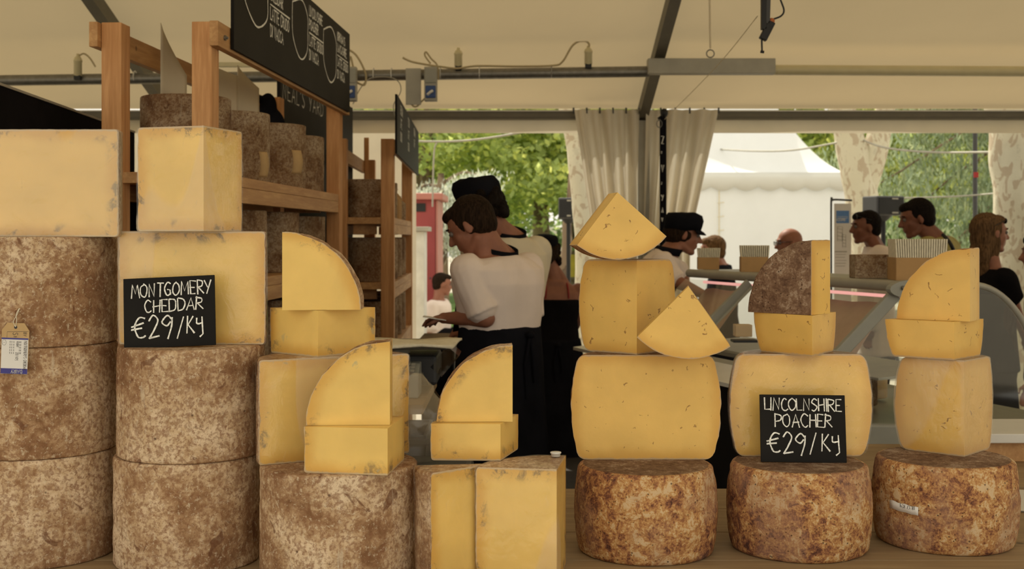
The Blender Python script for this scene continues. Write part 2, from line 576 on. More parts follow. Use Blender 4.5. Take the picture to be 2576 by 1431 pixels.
# ---------------------------------------------------------------- cheese geometry
def sector_mesh(name, R, h, a0=0.0, a1=360.0, bulge=0.0, corner=.008, top='rind', bottom='rind', half=None,
                mats=('rind', 'cheddar'), amp=.004, seed=0.0, ptop=None, grow=0.0, step=.007, taper=0.0):
    """wheel, half, quarter or slice. angles in degrees about local Z, apex on the axis.
    half='up': upper cut of a bulged wheel (widest at the top), None: whole height."""
    full = abs(a1 - a0) >= 359.9
    A0, A1 = rad(a0), rad(a1)

    def Rz(z):
        if half == 'up': k = 1 - z / h
        elif half == 'down': k = z / h
        else: k = abs(2 * z / h - 1)
        r = R - bulge * k * k - taper * (z / h)
        if bottom == 'rind' and z < corner:
            r -= corner - math.sqrt(max(0, corner ** 2 - (corner - z) ** 2))
        if top == 'rind' and h - z < corner:
            q = h - z
            r -= corner - math.sqrt(max(0, corner ** 2 - (corner - q) ** 2))
        return r
    zs = [0.0]
    if bottom == 'rind': zs += [corner * f for f in (.08, .25, .5, 1.0)]
    z0 = zs[-1]; z1 = h - corner if top == 'rind' else h
    nz = max(3, int((z1 - z0) / step))
    zs += [z0 + (z1 - z0) * i / nz for i in range(1, nz + 1)]
    if top == 'rind': zs += [h - corner * f for f in (.5, .25, .08, 0)]
    nt = max(8, int((A1 - A0) * R / (step * 1.2)))
    ths = [A0 + (A1 - A0) * i / nt for i in range(nt + 1)]
    nr = max(6, int(R / step))
    rs = [i / nr for i in range(nr + 1)]

    def pt(t, z, a):
        r = t * Rz(z)
        w = t ** 6
        q = Vector((math.cos(a) * R, math.sin(a) * R, z))
        dn = noise.noise(q * 14 + Vector((seed, seed * 1.7, seed * .6))) * .6 + noise.noise(q * 45 + Vector((seed, 0, 3))) * .4
        r *= 1 - w * amp / R * (abs(dn) * 1.6 + .2) if not grow else 1
        return Vector((r * math.cos(a), r * math.sin(a), z))
    mb = MB()
    mr, mc, mt = 0, 1, 2
    # arc
    mb.grid([pt(1.0, z, a) for a in ths for z in zs], len(ths), len(zs), mr)
    mb.f[-((len(ths) - 1) * (len(zs) - 1)):] = [tuple(reversed(f)) for f in mb.f[-((len(ths) - 1) * (len(zs) - 1)):]]
    if not full:
        for a, flip in ((A0, False), (A1, True)):
            k = len(mb.f)
            mb.grid([pt(t, z, a) for t in rs for z in zs], len(rs), len(zs), mc, False)
            if not flip: mb.f[k:] = [tuple(reversed(f)) for f in mb.f[k:]]
    for z, kind, flip in ((0.0, bottom, True), (h, top, False)):
        k = len(mb.f)
        mb.grid([pt(t, z, a) for t in rs for a in ths], len(rs), len(ths), (mt if ptop else mr) if kind == 'rind' else mc, kind == 'rind')
        if flip: mb.f[k:] = [tuple(reversed(f)) for f in mb.f[k:]]
    me = mb.mesh(name, [M[mats[0]], M[mats[1]]] + ([M[ptop]] if ptop else []))
    bm = bmesh.new(); bm.from_mesh(me)
    bmesh.ops.remove_doubles(bm, verts=bm.verts, dist=1e-5)
    bmesh.ops.recalc_face_normals(bm, faces=bm.faces)
    for e in bm.edges:
        if len(e.link_faces) == 2 and e.calc_face_angle(0) > rad(32): e.smooth = False
    if grow:
        bm.normal_update()
        off = {v: v.normal.copy() for v in bm.verts}
        for v in bm.verts:
            v.co += off[v] * (grow + abs(noise.noise(v.co * 30 + Vector((seed, 1, 2)))) * .0015)
    bm.to_mesh(me); bm.free()
    at = me.attributes.new('edge', 'FLOAT', 'POINT')
    vals = []
    for v in me.vertices:
        r = math.hypot(v.co.x, v.co.y); z = v.co.z
        e = Rz(min(max(z, 0), h)) - r
        if top == 'rind': e = min(e, h - z)
        if bottom == 'rind': e = min(e, z)
        vals.append(max(0, e))
    at.data.foreach_set('value', vals)
    me.update()
    return me


SEED = [0.0]


def cheese(name, label, cat, loc, R, h, a0=0, a1=360, rot=None, film=False, group=None, **kw):
    SEED[0] += 3.7
    me = sector_mesh(name, R, h, a0, a1, seed=SEED[0], **kw)
    o = bpy.data.objects.new(name, me); link(o)
    mw = Matrix.Translation(Vector(loc))
    if rot is not None: mw = mw @ rot.to_4x4()
    o.matrix_world = mw
    o.location = Vector(loc)
    if rot is not None: o.rotation_euler = rot.to_euler()
    tag(o, label, cat, group)
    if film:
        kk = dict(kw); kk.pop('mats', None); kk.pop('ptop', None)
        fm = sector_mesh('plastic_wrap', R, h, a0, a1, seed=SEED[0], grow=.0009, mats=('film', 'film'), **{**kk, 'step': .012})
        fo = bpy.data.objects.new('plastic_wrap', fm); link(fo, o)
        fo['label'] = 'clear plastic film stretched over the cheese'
    return o


def wheel(name, label, px, d, z, R, h, kind='c', group=None, rz=0.0, **kw):
    loc = XZ(px, z, d)
    rot = Matrix.Rotation(rz, 3, 'Z')
    if kind == 'c':
        return cheese(name, label, 'cheese', loc, R, h, rot=rot, corner=.006, mats=('rind', 'cheddar'), group=group, **kw)
    return cheese(name, label, 'cheese', loc, R, h, rot=rot, bulge=.010, corner=.009, mats=('prind', 'poacher'), ptop='ptop', group=group, **kw)


def upright(psi):
    """local Z faces the camera, local Y is up; psi turns it (degrees)"""
    c, s = math.cos(rad(psi)), math.sin(rad(psi))
    return Matrix(((c, 0, s), (s, 0, -c), (0, 1, 0)))


CT = .875        # counter top height
# --- column 1 (far left)
G1 = 'uncut cloth-bound cheddar wheels stacked on the counter'
W1 = 'whole_cheddar'
wheel(W1, 'whole mottled cheddar wheel, bottom of the far left stack on the counter', 96, 2.60, CT, .163, .2225, group=G1, rz=.3)
wheel(W1, 'whole mottled cheddar wheel, middle of the far left stack', 97, 2.60, CT + .223, .163, .2265, group=G1, rz=1.9)
wheel(W1, 'whole mottled cheddar wheel, top of the three in the far left stack', 97, 2.60, CT + .450, .163, .2245, group=G1, rz=4.0)
cheese('half_cheddar', 'half cheddar with cut face forward, on the far left stack top', 'cheese', XZ(109, CT + .675, 2.50), .155, .2205, 0, 180, film=True, corner=.006)
# --- column 2
wheel(W1, 'whole mottled cheddar wheel, bottom of the second stack, resting on the counter', 474, 2.55, CT, .1525, .2225, group=G1, rz=2.2)
wheel(W1, 'whole mottled cheddar wheel directly under the Montgomery Cheddar price board', 482, 2.55, CT + .223, .1525, .2265, group=G1, rz=5.2)
cheese('half_cheddar', 'plastic-wrapped half cheddar behind the Montgomery Cheddar price board', 'cheese', XZ(483, CT + .450, 2.53), .154, .2355, 0, 180, film=True, corner=.006)
cheese('quarter_cheddar', 'tall wrapped quarter cheddar standing on top of the second stack', 'cheese', XZ(512, CT + .686, 2.45), .155, .2130, 73, 163, film=True, corner=.006)
# --- column 3
wheel(W1, 'whole pale cheddar wheel in the third column, below the plastic-wrapped half', 853, 2.44, CT, .158, .2225, group=G1, rz=.9)
cheese('half_cheddar', 'angled wrapped half cheddar on the third column wheel', 'cheese', (-.3575, 2.4645, CT + .223), .160, .2075, 26.2, 206.2, film=True, corner=.006)
cheese('cheddar_slice', 'flat cut cheddar wedge resting on the angled wrapped half', 'cheese', XZ(800, CT + .431, 2.45), .157, .0945, 48.7, 138.7, corner=.006, top='cut')
cheese('cheddar_slice', 'upright quarter-round cheddar slice with curved rind to the right, under the near rack', 'cheese',
       P(706, 0, 2.455).xy.to_3d() + Vector((0, .088, CT + .526)), .160, .088, .2, 90, rot=upright(2), corner=.006, top='cut', bottom='rind')
cheese('cheddar_slice', 'flat cut cheddar wedge at the front of the third column wheel', 'cheese', XZ(975, CT + .223, 2.295), .166, .0885, 84, 171, corner=.006, top='cut')
cheese('cheddar_slice', 'upright quarter-round cheddar slice with curved rind to the left, above the third column wheel', 'cheese',
       P(977, 0, 2.335).xy.to_3d() + Vector((0, .078, CT + .312)), .163, .076, 90, 180, rot=upright(2), corner=.006, top='cut', bottom='rind')
# --- column 4
cheese('quarter_cheddar', 'tall wrapped quarter cheddar at the front edge of the counter, in the middle', 'cheese', XZ(1400, CT, 2.346), .160, .2245, 81, 171.4, film=True, corner=.006)
cheese('cheddar_wedge', 'tall wrapped cheddar wedge left of the middle quarter, rind at its left', 'cheese', (-.046, 2.405, CT), .148, .2245, 187, 222, film=True, corner=.006)
cheese('cheddar_slice', 'flat cut cheddar wedge lying across the two middle wrapped pieces', 'cheese', XZ(1259, CT + .2258, 2.43), .142, .0735, 75, 178, corner=.006, top='cut')
cheese('cheddar_slice', 'upright quarter-round cheddar slice before the person in the white T-shirt', 'cheese',
       P(1287, 0, 2.455).xy.to_3d() + Vector((0, .078, CT + .300)), .156, .076, 90, 180, rot=upright(1.5), corner=.006, top='cut', bottom='rind')
# --- column 5 (poacher)
G5 = 'uncut orange-brown wheels along the counter'
W5 = 'whole_hard_cheese'
wheel(W5, 'whole orange-brown wheel under the large cut half without a board', 1624, 2.62, CT, .1555, .1855, 'p', group=G5, rz=.4)
wheel(W5, 'whole orange-brown wheel beneath the Lincolnshire Poacher price board', 2009, 2.64, CT, .1565, .1855, 'p', group=G5, rz=2.4)
wheel(W5, 'whole orange-brown wheel at the right with a small white paper sticker', 2376, 2.70, CT, .158, .1855, 'p', group=G5, rz=4.4)
PB = dict(bulge=.018, corner=.016, mats=('prind', 'poacher'), ptop='ptop')
cheese('half_hard_cheese', 'large bulging half cheese with cut face forward, without any board', 'cheese', XZ(1625, CT + .186, 2.66), .1665, .2295, 0, 180, film=False, **PB)
cheese('quarter_hard_cheese', 'tall quarter cheese with corner forward, under the tilted wedge', 'cheese', XZ(1602, CT + .416, 2.66), .160, .208, 50, 140, **PB)
cheese('cheese_wedge', 'wedge of hard cheese balanced point up at the very top of the pile', 'cheese',
       Vector((P(1533, 0, 2.66).x, 2.69, CT + .6245 + .1455)), .1455, .085, 232, 319, rot=upright(9), corner=.006, top='cut', bottom='rind', mats=('prind', 'poacher'), amp=.002)
cheese('cheese_wedge', 'wedge of hard cheese leaning point up against the corner-forward quarter', 'cheese',
       Vector((P(1746, 0, 2.54).x, 2.625, CT + .416 + .1535)), .153, .075, 225, 305, rot=upright(-8), corner=.006, top='cut', bottom='rind', mats=('prind', 'poacher'), amp=.002)
# --- column 6
cheese('half_hard_cheese', 'wrapped bulging half cheese behind the Lincolnshire Poacher price board', 'cheese', XZ(2015, CT + .186, 2.70), .160, .2275, 0, 180, film=True, **PB)
cheese('hard_cheese_slice', 'flat cut wedge of hard cheese under the brown-faced upright slice', 'cheese', XZ(2043, CT + .414, 2.64), .163, .0885, 57, 129,
       half='up', bulge=.02, corner=.006, top='cut', mats=('prind', 'poacher'))
rE = upright(-44)
apex = XZ(2040, CT + .503, 2.655)
cheese('hard_cheese_slice', 'upright quarter-round slice showing its dark brown rind face', 'cheese',
       apex - (rE @ Vector((0, 0, .083))), .166, .083, 90, 180, rot=rE, corner=.006, top='rind', bottom='cut', mats=('ptop', 'poacher'))
# --- column 7
cheese('quarter_hard_cheese', 'tall glossy quarter cheese on the stickered wheel at the right', 'cheese', XZ(2425, CT + .186, 2.693), .163, .2135, 47, 138, film=True, **PB)
cheese('hard_cheese_slice', 'flat cut wedge of hard cheese in the rightmost column', 'cheese', XZ(2400, CT + .400, 2.698), .160, .0845, 46, 141,
       half='up', bulge=.02, corner=.006, top='cut', mats=('prind', 'poacher'))
rE = upright(-35)
apex = XZ(2440, CT + .485, 2.71)
cheese('hard_cheese_slice', 'upright quarter-round yellow slice topping the rightmost column', 'cheese',
       apex - (rE @ Vector((0, 0, .083))), .166, .083, 90, 180, rot=rE, corner=.006, top='cut', bottom='rind', mats=('prind', 'poacher'))

# ---------------------------------------------------------------- chalk and print lettering
GL = {
 'A': (.62, [[(0, 0), (.32, 1), (.62, 0)], [(.12, .36), (.52, .38)]]),
 'B': (.5, [[(0, 0), (0, 1)], ['s', (0, 1), (.38, .93), (.38, .62), (0, .54)], ['s', (0, .54), (.48, .45), (.46, .08), (0, 0)]]),
 'C': (.55, [['s', (.52, .88), (.28, 1), (.02, .6), (.12, .12), (.35, 0), (.55, .14)]]),
 'D': (.58, [[(0, 0), (0, 1)], ['s', (0, 1), (.42, .88), (.56, .5), (.4, .1), (0, 0)]]),
 'E': (.48, [[(.46, 1), (0, 1), (0, 0), (.48, 0)], [(0, .52), (.38, .52)]]),
 'F': (.45, [[(.46, 1), (0, 1), (0, 0)], [(0, .52), (.36, .52)]]),
 'G': (.58, [['s', (.52, .9), (.28, 1), (.02, .6), (.1, .12), (.35, 0), (.55, .2)], [(.3, .45), (.56, .45), (.55, .1)]]),
 'H': (.55, [[(0, 0), (.02, 1)], [(.52, 0), (.54, 1)], [(0, .5), (.54, .52)]]),
 'I': (.06, [[(.03, 0), (.03, 1)]]),
 'K': (.5, [[(0, 0), (0, 1)], [(.46, 1), (.03, .45), (.5, 0)]]),
 'L': (.45, [[(0, 1), (0, 0), (.46, .02)]]),
 'M': (.72, [[(0, 0), (.08, 1), (.36, .3), (.62, 1), (.72, 0)]]),
 'N': (.58, [[(0, 0), (.03, 1), (.52, 0), (.56, 1)]]),
 'O': (.6, [['s', (.3, 1), (.05, .75), (.03, .3), (.28, 0), (.55, .25), (.56, .75), (.3, 1)]]),
 'P': (.5, [[(0, 0), (.02, 1)], ['s', (.02, 1), (.44, .9), (.44, .56), (.02, .46)]]),
 'R': (.55, [[(0, 0), (.02, 1)], ['s', (.02, 1), (.46, .9), (.44, .56), (.02, .48)], [(.15, .48), (.55, 0)]]),
 'S': (.48, [['s', (.45, .9), (.2, 1), (.04, .75), (.25, .52), (.45, .28), (.25, 0), (0, .1)]]),
 'T': (.55, [[(0, 1), (.56, 1)], [(.28, 1), (.28, 0)]]),
 'U': (.55, [['s', (0, 1), (.02, .3), (.26, 0), (.5, .3), (.54, 1)]]),
 'V': (.58, [[(0, 1), (.28, 0), (.58, 1)]]),
 'W': (.8, [[(0, 1), (.2, 0), (.4, .8), (.6, 0), (.8, 1)]]),
 'Y': (.55, [[(0, 1), (.27, .5)], [(.56, 1), (.2, 0)]]),
 'Z': (.5, [[(0, 1), (.5, 1), (0, 0), (.5, 0)]]),
 '1': (.2, [[(0, .8), (.15, 1), (.15, 0)]]),
 '2': (.5, [['s', (.02, .8), (.2, 1), (.45, .8), (.3, .4), (0, 0)], [(0, 0), (.5, .02)]]),
 '3': (.45, [['s', (.02, .95), (.3, 1), (.42, .75), (.15, .52)], ['s', (.15, .52), (.45, .4), (.35, .02), (0, .06)]]),
 '7': (.45, [[(0, 1), (.45, 1), (.15, 0)]]),
 '8': (.45, [['s', (.22, .52), (.04, .78), (.22, 1), (.4, .78), (.22, .52), (.02, .22), (.22, 0), (.43, .22), (.22, .52)]]),
 '9': (.48, [['s', (.44, .75), (.22, 1), (.03, .72), (.2, .48), (.44, .7)], ['s', (.46, .85), (.44, .4), (.3, -.1)]]),
 '/': (.42, [[(0, -.12), (.42, 1.1)]]),
 '.': (.08, [[(.02, 0), (.06, .04)]]),
 "'": (.08, [[(.04, 1), (.02, .8)]]),
 'e': (.66, [['s', (.62, .92), (.38, 1), (.16, .6), (.22, .1), (.5, 0), (.66, .12)], [(0, .62), (.5, .68)], [(0, .42), (.46, .46)]]),
 'g': (.5, [['s', (.05, .9), (.06, .5), (.4, .55)], [(.46, .95), (.42, .5), (.5, -.15), (.3, -.3)]]),
 'q': (.52, [[(.0, .62), (.26, 1), (.22, .42), (.52, .62), (.44, -.05)]]),
 ' ': (.35, []),
}


def lettering(mb, text, x, z, size, width, y=0.0, track=.18, slope=0.0, jit=.045, double=False, rot=0.0, squeeze=1.0, rnd=None):
    """strokes as flat ribbons in the local XZ plane, facing -Y"""
    rnd = rnd or random
    cr, sr = math.cos(rot), math.sin(rot)
    cx = 0.0
    for ch in text:
        w, strokes = GL.get(ch, GL[' '])
        for st in strokes:
            smooth = st[0] == 's'
            pts = [Vector((p[0] * squeeze, p[1], 0)) for p in (st[1:] if smooth else st)]
            pts = [p + Vector((rnd.uniform(-jit, jit), rnd.uniform(-jit, jit), 0)) for p in pts]
            if smooth: pts = spline(pts, 5)
            for rep in range(2 if double else 1):
                o = Vector((rnd.uniform(-.02, .02), rnd.uniform(-.02, .02), 0)) * rep
                L = []
                for p in pts:
                    q = (p + o)
                    lx = (cx + q.x) * size; lz = q.y * size + (cx + q.x) * size * slope
                    L.append(Vector((x + lx * cr - lz * sr, y - rep * 1e-4, z + lx * sr + lz * cr)))
                ribbon(mb, L, width * (1 if rep == 0 else .6), rnd)
        cx += w * squeeze + track
    return cx * size


def ribbon(mb, L, width, rnd=random):
    n = len(L)
    vs = []
    for i, p in enumerate(L):
        d = L[min(i + 1, n - 1)] - L[max(i - 1, 0)]
        if d.length < 1e-9: d = Vector((1, 0, 0))
        d.normalize()
        nr = Vector((-d.z, 0, d.x)) * width * .5 * rnd.uniform(.75, 1.15)
        if i == 0: p = p - d * width * .3
        if i == n - 1: p = p + d * width * .3
        vs += [p + nr, p - nr]
    mb.add(vs, [(2 * i, 2 * i + 1, 2 * i + 3, 2 * i + 2) for i in range(n - 1)], 0, False)


def price_board(label, px, d, z, w, h, roll, lines, lean=8):
    mb = MB(); mb.box((0, 0, h / 2), (w, .004, h))
    o = mb.build('price_board', M['board'], bevel=.001)
    o.location = XZ(px, z, d)
    o.rotation_euler = (-rad(lean), rad(roll), 0)
    tag(o, label, 'sign')
    c = MB()
    rnd = random.Random(5)
    for (txt, x, zz, s, wd, dbl, sq, sl) in lines:
        lettering(c, txt, x, zz, s, wd, y=-.0026, double=dbl, squeeze=sq, slope=sl, rnd=rnd, track=.13)
    c.build('chalk_lettering', M['chalk'], o)
    return o


price_board('black chalk price board reading Montgomery Cheddar 29 euro per kilo', 428, 2.468, CT + .4502, .187, .143, -2.6, [
    ('MONTGOMERY', -.077, .102, .027, .0027, True, .82, .03),
    ('CHEDDAR', -.050, .071, .025, .0027, True, 1.02, .03),
    ('e29', -.076, .019, .043, .0033, True, 1.0, .05), ('/', .016, .021, .036, .0032, True, .8, 0), ('Kg', .036, .028, .032, .0032, True, .9, 0)], lean=6)
price_board('black chalk price board reading Lincolnshire Poacher 29 euro per kilo', 2022, 2.625, CT + .1862, .186, .145, .6, [
    ('LINCOLNSHIRE', -.083, .112, .0255, .0027, True, .95, -.01),
    ('POACHER', -.060, .076, .027, .0027, True, .98, 0),
    ('e29', -.078, .020, .043, .0033, True, 1.0, 0), ('/', .014, .022, .038, .0033, True, .8, 0), ('Kg', .040, .026, .034, .0032, True, 1.0, 0)], lean=9)


# ---------------------------------------------------------------- tag on the left stack, sticker on the right wheel
def paper_tag():
    w = .058
    d = 2.4325
    t = MB()
    R = .163
    # tan card with clipped corners
    prof = [(-.0275, -.05), (-.0275, .012), (-.017, .027), (.017, .027), (.0275, .012), (.0275, -.05)]
    vs = [Vector((x, -.0006, z)) for x, z in prof] + [Vector((x, .0006, z)) for x, z in prof]
    n = len(prof)
    fs = [tuple(range(n))[::-1], tuple(range(n, 2 * n))] + [(i, (i + 1) % n, n + (i + 1) % n, n + i) for i in range(n)]
    t.add(vs, [tuple(reversed(f)) for f in fs], 0, False)
    o = t.build('cheese_tag', M['tan_card'])
    o.location = P(39, 846, d); o.rotation_euler = (0, rad(2.0), 0)
    tag(o, 'tan paper tag with a white and blue cheddar label hanging on the far left stack', 'tag')
    b = MB(); b.box((.0, -.0015, -.039), (w * .92, .0008, .072)); lb = b.build('printed_label', M['paper'], o)
    s = MB(); s.box((0, -.0021, -.0695), (w * .92, .0004, .0105)); s.build('blue_band', M['navyink'], lb)
    s = MB(); s.box((0, -.0021, -.0045), (w * .92, .0004, .003)); s.build('blue_band', M['navyink'], lb)
    k = MB()
    rnd = random.Random(2)
    yy = -.0025
    lettering(k, "MONTGOMERY'S CHEDDAR", .0185, -.0085, .0062, .0006, y=yy, rot=-PI / 2, squeeze=.62, jit=.0, track=.14)
    lettering(k, 'WEIGHT', .0035, -.0095, .0042, .0005, y=yy, rot=-PI / 2, squeeze=.6, jit=0)
    lettering(k, '23.1 Kg', .0025, -.032, .0052, .0006, y=yy, rot=-PI / 2, squeeze=.7, jit=.02)
    for i, xx in enumerate((.012, .0095, -.002, -.006, -.0095)):
        for j in range(5):
            k.box((xx, yy, -.011 - j * .0055), (.0006, .0002, .0035))
    ring = [Vector((-.0215 + .0042 * math.cos(a), yy, -.0125 + .0055 * math.sin(a))) for a in [i * PI / 10 for i in range(21)]]
    ribbon(k, ring, .0004); ribbon(k, [Vector((-.0235, yy, -.0125)), Vector((-.0195, yy, -.0125))], .0004)
    k.build('printed_text', M['ink'], lb)
    k = MB(); lettering(k, 'S', -.005, .0075, .010, .0007, y=-.0012, rot=-PI / 2, squeeze=1, jit=0)
    ribbon(k, [Vector((-.0165, -.0012, -.004)), Vector((-.0165, -.0012, .009)), Vector((.026, -.0012, .011))], .0005)
    lettering(k, 'BY', .0165, .0085, .006, .0006, y=-.0012, rot=-PI / 2, jit=0)
    k.lathe([(.0035, -.0004), (.0035, .0)], 16, (0, 0, 0))
    k.build('stamped_text', M['ink'], o)
    k = MB(); lettering(k, 'DAIRY', .0165, -.0665, .0068, .0009, y=-.0026, rot=PI, squeeze=1.0, jit=.0, track=.22)
    k.build('label_word', M['paint_white'], lb)
    k = MB(); k.tube(spline([(0, -.0012, .019), (-.004, -.002, .030), (.001, .003, .045), (.003, .012, .06)], 6), .0007, 6)
    k.tube(spline([(0, -.0012, .019), (.002, -.002, .032), (-.001, .003, .045), (.003, .012, .06)], 6), .0007, 6)
    k.build('string', M['bagpaper'], o)
    h = MB(); h.ball((0, -.0008, .0185), (.0032, .0006, .0032)); h.build('eyelet', M['ink'], o)


paper_tag()


def sticker():
    d = 2.5; R = .1585
    c = XZ(2376, 0, 2.70)
    z0 = EYE - (1278 - HY) * 2.549 / FPX; z1 = EYE - (1299 - HY) * 2.549 / FPX
    vs = []
    N = 8
    rr = R + .0012
    for i in range(N + 1):
        x = XZ(2266 + 52 * i / N, 0, 2.555).x
        dx = x - c.x
        y = c.y - math.sqrt(rr * rr - dx * dx)
        j = .0012 * math.sin(i * 1.9)
        for zz, off in ((z0 + j - i * .0006, 0), (z1 + j * .6 - i * .0006, 0)):
            vs.append((x, y, zz))
    mb = MB(); mb.grid(vs, N + 1, 2)
    me = mb.mesh('paper_sticker', M['paper'])
    o = bpy.data.objects.new('paper_sticker', me); link(o)
    sdf = o.modifiers.new('thick', 'SOLIDIFY'); sdf.thickness = .0004
    tag(o, 'small torn white paper sticker with a handwritten weight on the right wheel', 'label')
    k = MB()
    lettering(k, '18.17 Kg', 0, 0, .0075, .0007, rot=PI, squeeze=.75, track=.15, jit=.03)
    kk = MB()
    mnx = XZ(2311, 0, 2.555).x
    pts = []
    for v in k.v:
        x = mnx + v[0]; dx = x - c.x
        y = c.y - math.sqrt(rr * rr - dx * dx) - .0009
        pts.append((x, y, z0 - .0035 + v[2]))
    kk.add(pts, k.f, 0, False)
    kk.build('handwriting', M['ink'], o)


sticker()

# plastic pot standing on the middle quarter
mb = MB(); mb.lathe([(.0095, 0), (.0095, .006), (.0112, .0065), (.0112, .009), (.008, .0095)], 24)
o = mb.build('plastic_pot', M['white_plastic']); o.location = XZ(1398, CT + .2265, 2.475)
tag(o, 'small translucent plastic pot standing on the middle wrapped quarter', 'pot')

# ---------------------------------------------------------------- counters
def plank_table(name, label, x0, x1, y0, y1, ztop, legs=True, n=5, t=.03, mat='counter'):
    o = empty(name, ((x0 + x1) / 2, (y0 + y1) / 2, 0), label, 'table')
    cx, cy = (x0 + x1) / 2, (y0 + y1) / 2
    w = (y1 - y0) / n
    top = MB()
    for i in range(n):
        top.box((0, y0 + w * (i + .5) - cy, ztop - t / 2), (x1 - x0, w - .003, t))
    top.build('tabletop', M[mat], o, .0015)
    for sx in (-1, 1):
        for sy in (-1, 1):
            l = MB(); l.box((sx * ((x1 - x0) / 2 - .12), sy * ((y1 - y0) / 2 - .1), (ztop - t) / 2), (.07, .07, ztop - t))
            l.build('leg', M['pine'], o, .003)
    ap = MB(); ap.box((0, (y1 - y0) / 2 - .1, ztop - t - .05), (x1 - x0 - .3, .025, .09)); ap.build('apron_rail', M['pine_h'], o)
    return o


plank_table('display_counter', 'long plank counter carrying the front row of cheeses', -2.6, 1.75, 2.05, 3.25, CT)
plank_table('side_table', 'wooden table behind the rightmost cheese column', 1.0, 2.4, 3.27, 3.95, CT, n=3)

# ---------------------------------------------------------------- racks
class Frame:
    """frame whose depth axis runs to a vanishing point at pixel vx"""
    def __init__(s, vx):
        th = math.atan((vx - CX) / FPX)
        s.u = Vector((math.sin(th), math.cos(th), 0)); s.v = Vector((math.cos(th), -math.sin(th), 0)); s.th = th

    def at(s, lat, dep, z):
        """lat: sideways distance left of the vanishing line, dep: depth along it"""
        return s.u * dep - s.v * lat + Vector((0, 0, z))


def rack(label, F, lat, w, d0, d1, top, shelves, pw=.07, pd=.085, rails=(2.24,), boards=True):
    o = empty('storage_rack', F.at(lat + w / 2, (d0 + d1) / 2, 0), label, 'rack', None, -F.th)
    L = d1 - d0
    mid = (d0 + d1) / 2

    def loc(dx, dep): return Vector((dx, dep - mid, 0))
    for i, dx in enumerate((w / 2 - pw / 2, -w / 2 + pw / 2)):
        for dep in (d0 + pd / 2, d1 - pd / 2):
            m = MB(); m.box((dx, dep - mid, top / 2), (pw, pd, top))
            p = m.build('post', M['pine'], o, .003)
            for zz in rails[:1]:
                b = MB(); s = 1 if dx > 0 else -1
                b.tube([(dx + s * (pw / 2), dep - mid, top - .05), (dx + s * (pw / 2 + .045), dep - mid, top - .05)], .0045, 8)
                b.tube([(dx + s * (pw / 2 + .03), dep - mid, top - .05), (dx + s * (pw / 2 + .038), dep - mid, top - .05)], .010, 6)
                b.build('bolt', M['steel'], p)
    for zz in rails:
        for s in (-1, 1):
            m = MB(); m.box((s * (w / 2 + .016), 0, zz), (.030, L + .06, .085))
            m.build('side_rail', M['pine_h'], o, .002)
    for z in shelves:
        m = MB(); m.box((0, 0, z - .019), (w - .01, L - .02, .038))
        m.build('shelf', M['pine_h'], o, .002)
        for s in (-1, 1):
            m = MB(); m.box((s * (w / 2 - .02), 0, z - .068), (.030, L - 2 * pd - .005, .058))
            m.build('shelf_rail', M['pine_h'], o, .002)
        for dep in (-L / 2 + pd + .012, L / 2 - pd - .012):
            m = MB(); m.box((0, dep, z - .068), (w - 2 * pw - .06, .024, .058))
            m.build('cross_rail', M['pine_h'], o, .002)
    return o


F1 = Frame(1451)
LAT1 = 1.245; WID1 = .385
rack('tall pine storage rack stacked with whole cheddars, nearest on the left', F1, LAT1, WID1, 4.08, 6.40, 2.285, (1.772, 1.388, 1.004, .62, .24))
ORD = ['nearest', 'second', 'third', 'farthest']


def rack_wheels(F, lat, z, deps, hs, R, labels, group, mat='rind', proto=[None]):
    for dep, h, lb in zip(deps, hs, labels):
        SEED[0] += 2.3
        me = sector_mesh('whole_cheddar', R, h, corner=.006, mats=(mat, 'cheddar'), seed=SEED[0], step=.02)
        o = bpy.data.objects.new('whole_cheddar', me); link(o)
        o.location = F.at(lat, dep, z + .0005); o.rotation_euler = (0, 0, SEED[0])
        tag(o, lb, 'cheese', group)


G2 = 'whole cheddars shelved on the near rack'
c1 = LAT1 + WID1 / 2 - .005
rack_wheels(F1, c1, 1.772, (4.38, 4.95, 5.62, 6.03), (.285, .285, .298, .277), .163,
            ['aged cheddar wheel on the near rack top shelf, seen between its two front posts',
             'aged cheddar wheel on the near rack top shelf, just right of the front post',
             'aged cheddar wheel on the near rack top shelf, with a curled tag on its middle',
             'aged cheddar wheel at the far end of the near rack top shelf'], G2, 'rind_dark')
rack_wheels(F1, c1, 1.388, (4.38, 4.90, 5.48, 6.06), (.262, .268, .272, .262), .163,
            ['aged cheddar wheel on the near rack second shelf, nearest the front posts',
             'aged cheddar wheel on the near rack second shelf, half hidden by the tall quarter',
             'aged cheddar wheel on the near rack second shelf, just above the Montgomery half',
             'aged cheddar wheel at the far end of the near rack second shelf'], G2, 'rind_dark')
rack_wheels(F1, c1, 1.004, (4.4, 4.92, 5.44, 5.96), (.262, .262, .262, .262), .163,
            ['aged cheddar wheel on the near rack third shelf, nearest the front',
             'aged cheddar wheel on the near rack third shelf, second from the front',
             'aged cheddar wheel on the near rack third shelf, third from the front',
             'aged cheddar wheel on the near rack third shelf, fourth from the front'], G2, 'rind_dark')


def curled_tag(label, px, py, d, h=.09, w=.05):
    m = MB(); pts = []
    n = 10
    for i in range(n + 1):
        t = i / n
        zz = -h * t; y = -.012 * math.sin(t * PI) - .003
        for x in (-w / 2, 0, w / 2):
            pts.append((x, y + .01 * (x / w) ** 2, zz))
    m.grid(pts, n + 1, 3)
    o = m.build('curled_tag', M['tan_card'])
    s = o.modifiers.new('t', 'SOLIDIFY'); s.thickness = .001
    o.location = P(px, py, d); o.rotation_euler = (0, 0, rad(48))
    tag(o, label, 'tag')


